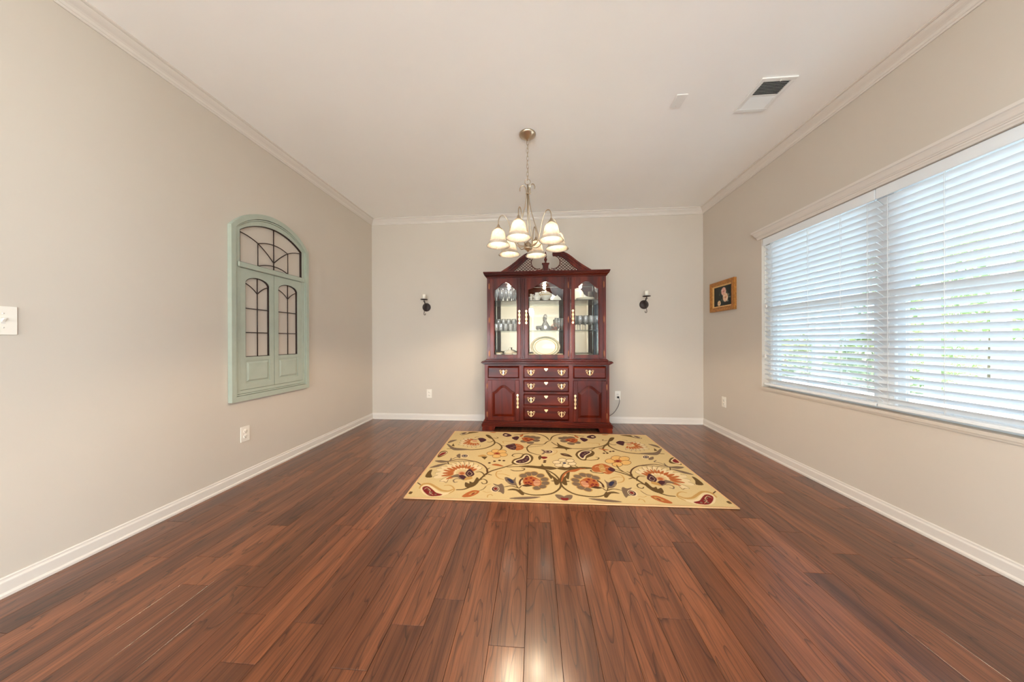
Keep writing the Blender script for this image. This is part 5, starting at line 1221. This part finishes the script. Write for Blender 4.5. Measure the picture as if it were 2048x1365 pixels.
def painting():
    nx, ny = 110, 82; x0, x1, z0, z1 = -hw+.060, hw-.060, -hh+.060, hh-.060
    U, V = np.meshgrid(np.linspace(0, 1, nx), np.linspace(0, 1, ny)); img = np.zeros((ny, nx, 3)); img[:] = (46, 48, 44); img += (np.sin(U*5)*6)[..., None]
    rg = np.random.default_rng(5)
    def blob(u, v, ru, rv_, col, a=1.0, soft=.25):
        d = np.sqrt(((U-u)/ru)**2+((V-v)/rv_)**2); k = np.clip((1-d)/soft, 0, 1)*a; img[:] = img+k[..., None]*(np.array(col)-img)
    for u, v in ((.40, .78), (.33, .62), (.78, .62), (.85, .45), (.70, .32), (.82, .22), (.62, .85), (.50, .30), (.20, .12), (.30, .2)):
        for _ in range(3): blob(u+rg.normal(0, .03), v+rg.normal(0, .03), .035, .07, (86, 98, 80), .7, .6)
    for u, v in ((.84, .52), (.90, .38), (.78, .20)): blob(u, v, .05, .05, (176, 176, 166), .7, .6)
    for cu, cv_, r, c1, c2 in ((.56, .72, .15, (226, 160, 140), (240, 196, 178)), (.66, .40, .16, (232, 178, 140), (246, 218, 188)), (.30, .15, .10, (216, 172, 130), (238, 204, 160))):
        for k in range(9):
            a = 2*PI*k/9; blob(cu+r*.55*math.cos(a), cv_+r*.85*math.sin(a), r*.5, r*.75, c1 if k % 2 else c2, .95, .4)
        blob(cu, cv_, r*.45, r*.6, c1, .9, .5); blob(cu+.01, cv_, r*.2, r*.28, (150, 80, 66), .8, .6)
    co = np.zeros((ny, nx, 3)); co[..., 0] = x0+(x1-x0)*U; co[..., 1] = -.012; co[..., 2] = z0+(z1-z0)*V
    idx = np.arange(nx*ny).reshape(ny, nx); q = np.stack([idx[:-1, :-1], idx[:-1, 1:], idx[1:, 1:], idx[1:, :-1]], -1).reshape(-1, 4)
    me = bpy.data.meshes.new('canvas'); me.from_pydata(co.reshape(-1, 3).tolist(), [], q.tolist())
    ca = me.color_attributes.new('print', 'FLOAT_COLOR', 'POINT'); c = np.clip(img/255., 0, 1)**2.2; rgba = np.ones((ny*nx, 4), np.float32); rgba[:, :3] = c.reshape(-1, 3); ca.data.foreach_set('color', rgba.ravel())
    me.materials.append(MT['canvas']); c_ = link('canvas', me, pc)
    MB().box(x0-.002, x1+.002, -.011, -.001, z0-.002, z1+.002).build('backing_board', MT['sub'], pc)
painting()

# ---------------------------------------------------------------- outlets and switch
def outlet(loc, rz, lab, used=False):
    t = thing('wall_outlet', lab, 'outlet', loc, rz, 'white duplex outlets')
    MB().bbox(-.036, .036, -.006, -.0005, -.0585, .0585, .002).build('cover_plate', MT['plate'], t)
    for z in (-.0195, .0195):
        r = MB().lathe([(.0165, 0), (.0165, .0018), (.015, .0026), (.0005, .0026)], 16, Matrix.Translation((0, -.006, z)) @ Matrix.Rotation(PI/2, 4, 'X')).build('receptacle', MT['plate'], t)
        MB().box(-.0075, -.0055, -.0092, -.0085, z-.002, z+.007).box(.0055, .0075, -.0092, -.0085, z-.002, z+.006).box(-.002, .002, -.0092, -.0085, z-.010, z-.006).build('slot', MT['slot'], r)
    MB().lathe([(.003, 0), (.003, .001), (.0005, .0015)], 8, Matrix.Translation((0, -.006, 0)) @ Matrix.Rotation(PI/2, 4, 'X')).build('screw', MT['trim'], t)
outlet((XL, 2.118, .360), PI/2, 'white duplex outlet on the wall below the sage window panel')
outlet((-1.435, YB, .358), 0, 'white duplex outlet on the back wall under the sconce nearer the sage panel')
outlet((1.067, YB, .358), 0, 'white duplex outlet beside the cabinet with a cord plugged in')
outlet((XR, 3.508, .373), -PI/2, 'white duplex outlet low on the window wall below the painting')
pg = thing('power_cord', 'thin grey power cord with black plug running from outlet behind the cabinet', 'cord', (1.067, YB, .34))
MB().bbox(-.012, .012, -.034, -.0095, -.012, .010, .003).build('plug', MT['black'], pg)
MB().tube(smooth_path([(0, -.030, -.004), (.012, -.036, -.02), (.012, -.034, -.06), (-.004, -.030, -.12), (-.055, -.028, -.20), (-.120, -.027, -.245), (-.190, -.016, -.262)], 6), .0032, 7).build('cable', MT['cable'], pg)
sw = thing('light_switch', 'white toggle light switch plate at the near edge of the wall', 'switch', (XL, 1.076, 1.167), PI/2)
MB().bbox(-.036, .036, -.006, -.0005, -.0605, .0605, .002).build('cover_plate', MT['plate'], sw)
MB().box(-.0055, .0055, -.0066, -.0058, -.013, .013).build('toggle_slot', MT['trim'], sw)
MB().frustum([(-.003, .006), (.003, .006), (.003, .011), (-.003, .011)], [(-.0045, -.006), (.0045, -.006), (.0045, .008), (-.0045, .008)], -.017, -.0067).build('toggle', MT['plate'], sw)
for z in (-.030, .030): MB().lathe([(.003, 0), (.003, .001), (.0005, .0015)], 8, Matrix.Translation((0, -.006, z)) @ Matrix.Rotation(PI/2, 4, 'X')).build('screw', MT['trim'], sw)

# ---------------------------------------------------------------- ceiling register and blank plate
vt = thing('ceiling_vent', 'white two way ceiling air register near the window', 'vent', (1.558, 2.138, HC))
vx, vy = .108, .142
m = MB()
for x0_, x1_, a, b in ((-vx, vx, -vy, -vy+.026), (-vx, vx, vy-.026, vy), (-vx, -vx+.026, -vy+.026, vy-.026), (vx-.026, vx, -vy+.026, vy-.026)): m.bbox(x0_, x1_, a, b, -.009, -.0005, .002)
m.box(-vx+.026, vx-.026, -.004, .004, -.008, -.001)
m.build('register_frame', MT['vent'], vt)
MB().box(-vx+.026, vx-.026, -vy+.026, vy-.026, -.0012, -.0004).build('duct_shade_plate', MT['ductshade'], vt)  # dark plate stands for the shade inside the duct; ceiling is unbroken
for hi, sg in ((0, 1), (1, -1)):
    a0 = -vy+.026 if hi == 0 else .004
    nS = 9; pt_ = (vy-.030)/nS
    for k in range(nS):
        yc = a0+pt_*(k+.5); mx = Matrix.Translation((0, yc, -.0054)) @ Matrix.Rotation(sg*math.radians(38), 4, 'X')
        MB().box(-vx+.026, vx-.026, -.0050, .0050, -.0004, .0004, mx).build('louvre', MT['vent'], vt)
MB().bbox(.010, .016, -vy+.012, -vy+.022, -.016, -.0085, .001).build('damper_lever', MT['vent'], vt)
bp_ = thing('blank_ceiling_plate', 'small white rectangular blank cover plate on the ceiling', 'cover plate', (1.005, 2.143, HC))
MB().bbox(-.037, .037, -.058, .058, -.005, -.0005, .002).build('plate', MT['vent'], bp_)
for y in (-.042, .042): MB().lathe([(.0005, -.0068), (.003, -.0062), (.003, -.005)], 8, Matrix.Translation((0, y, 0))).build('screw', MT['plate'], bp_)

# ---------------------------------------------------------------- outside the window
gr = MB().box(-40, 40, -40, 40, -.35, -.25).build('ground', MT['grass']); tag(gr, 'sunlit lawn outside the window', 'lawn', kind='structure')
pv = MB().box(XR+WT+.012, 5.4, -8, 9, -.249, -.12).build('porch_slab', MT['walk']); tag(pv, 'grey paved walk outside the window', 'paving', kind='structure')
pv2 = MB().box(-7.5, XL-WT-.012, -8, 3, -.249, -.12).build('patio_slab', MT['concrete']); tag(pv2, 'pale concrete patio on the far side of the house', 'paving', kind='structure')
wk = MB().box(7.2, 9.0, -20, 30, -.249, -.235).build('driveway', MT['concrete']); tag(wk, 'pale concrete drive beyond the lawn', 'paving', kind='structure')
for i, (x, y) in enumerate(((4.9, 4.04), (4.9, 3.50), (4.9, 5.55))):
    t = thing('porch_post', ['slim white porch post seen near the middle of the blinds', 'slim white porch post seen nearest the picture edge', 'slim white porch post seen nearest the painting'][i], 'post', (x, y, -.12), 0, 'porch posts')
    MB().bbox(-.045, .045, -.045, .045, .06, 2.9, .006).build('shaft', MT['postw'], t); MB().bbox(-.065, .065, -.065, .065, 0, .06, .006).build('base', MT['postw'], t)
def shrub(name, loc, rx, rz_, n, lm, label, cat, trunk):
    rg = np.random.default_rng(int(abs(loc[0]*97+loc[1]*31))); t = thing(name, label, cat, loc)
    d = rg.normal(size=(n, 3)); d /= np.linalg.norm(d, axis=1)[:, None]; r = rg.uniform(.55, 1, n)**.5
    lob = 1+.18*np.sin(d[:, 0]*7+loc[1])+.15*np.sin(d[:, 2]*9+d[:, 1]*5)
    P = d*(r*lob)[:, None]*np.array([rx, rx, rz_])+np.array([0, 0, trunk+rz_]); P[:, 2] = np.maximum(P[:, 2], .05)
    s = .07*(1 if rx < 1.5 else 1.6); A_ = rg.normal(size=(n, 3)); A_ /= np.linalg.norm(A_, axis=1)[:, None]; B_ = np.cross(A_, rg.normal(size=(n, 3))); B_ /= np.linalg.norm(B_, axis=1)[:, None]
    vs = np.stack([P-A_*s, P+B_*s*.5, P+A_*s, P-B_*s*.5], 1).reshape(-1, 3); fs = np.arange(4*n).reshape(n, 4)
    me = bpy.data.meshes.new('foliage'); me.from_pydata(vs.tolist(), [], fs.tolist()); me.materials.append(lm); f = link('foliage', me, t); f['kind'] = 'stuff'
    MB().tube([(0, 0, 0), (.02, .03, trunk*.6+.1), (0, 0, trunk+rz_)], [.05*rx, .04*rx, .015*rx], 7).build('stem', MT['bark'], t)
shrub('hedge_bush', (9.6, 8.6, -.25), 1.2, .8, 2200, MT['leaf'], 'round green bush outside seen through the blinds, nearest the post', 'bush', .0)
shrub('hedge_bush', (10.6, 5.4, -.25), 1.35, .95, 2600, MT['leaf2'], 'pale green bush outside seen through the blinds at the picture edge', 'bush', .0)
shrub('hedge_bush', (9.5, 12.0, -.25), 1.2, .7, 2000, MT['leaf2'], 'low green bush outside seen through the blinds nearest the painting', 'bush', .0)
shrub('garden_tree', (14.5, 10.5, -.25), 2.6, 2.0, 4200, MT['leaf'], 'leafy tree farther outside behind the bushes', 'tree', 1.4)
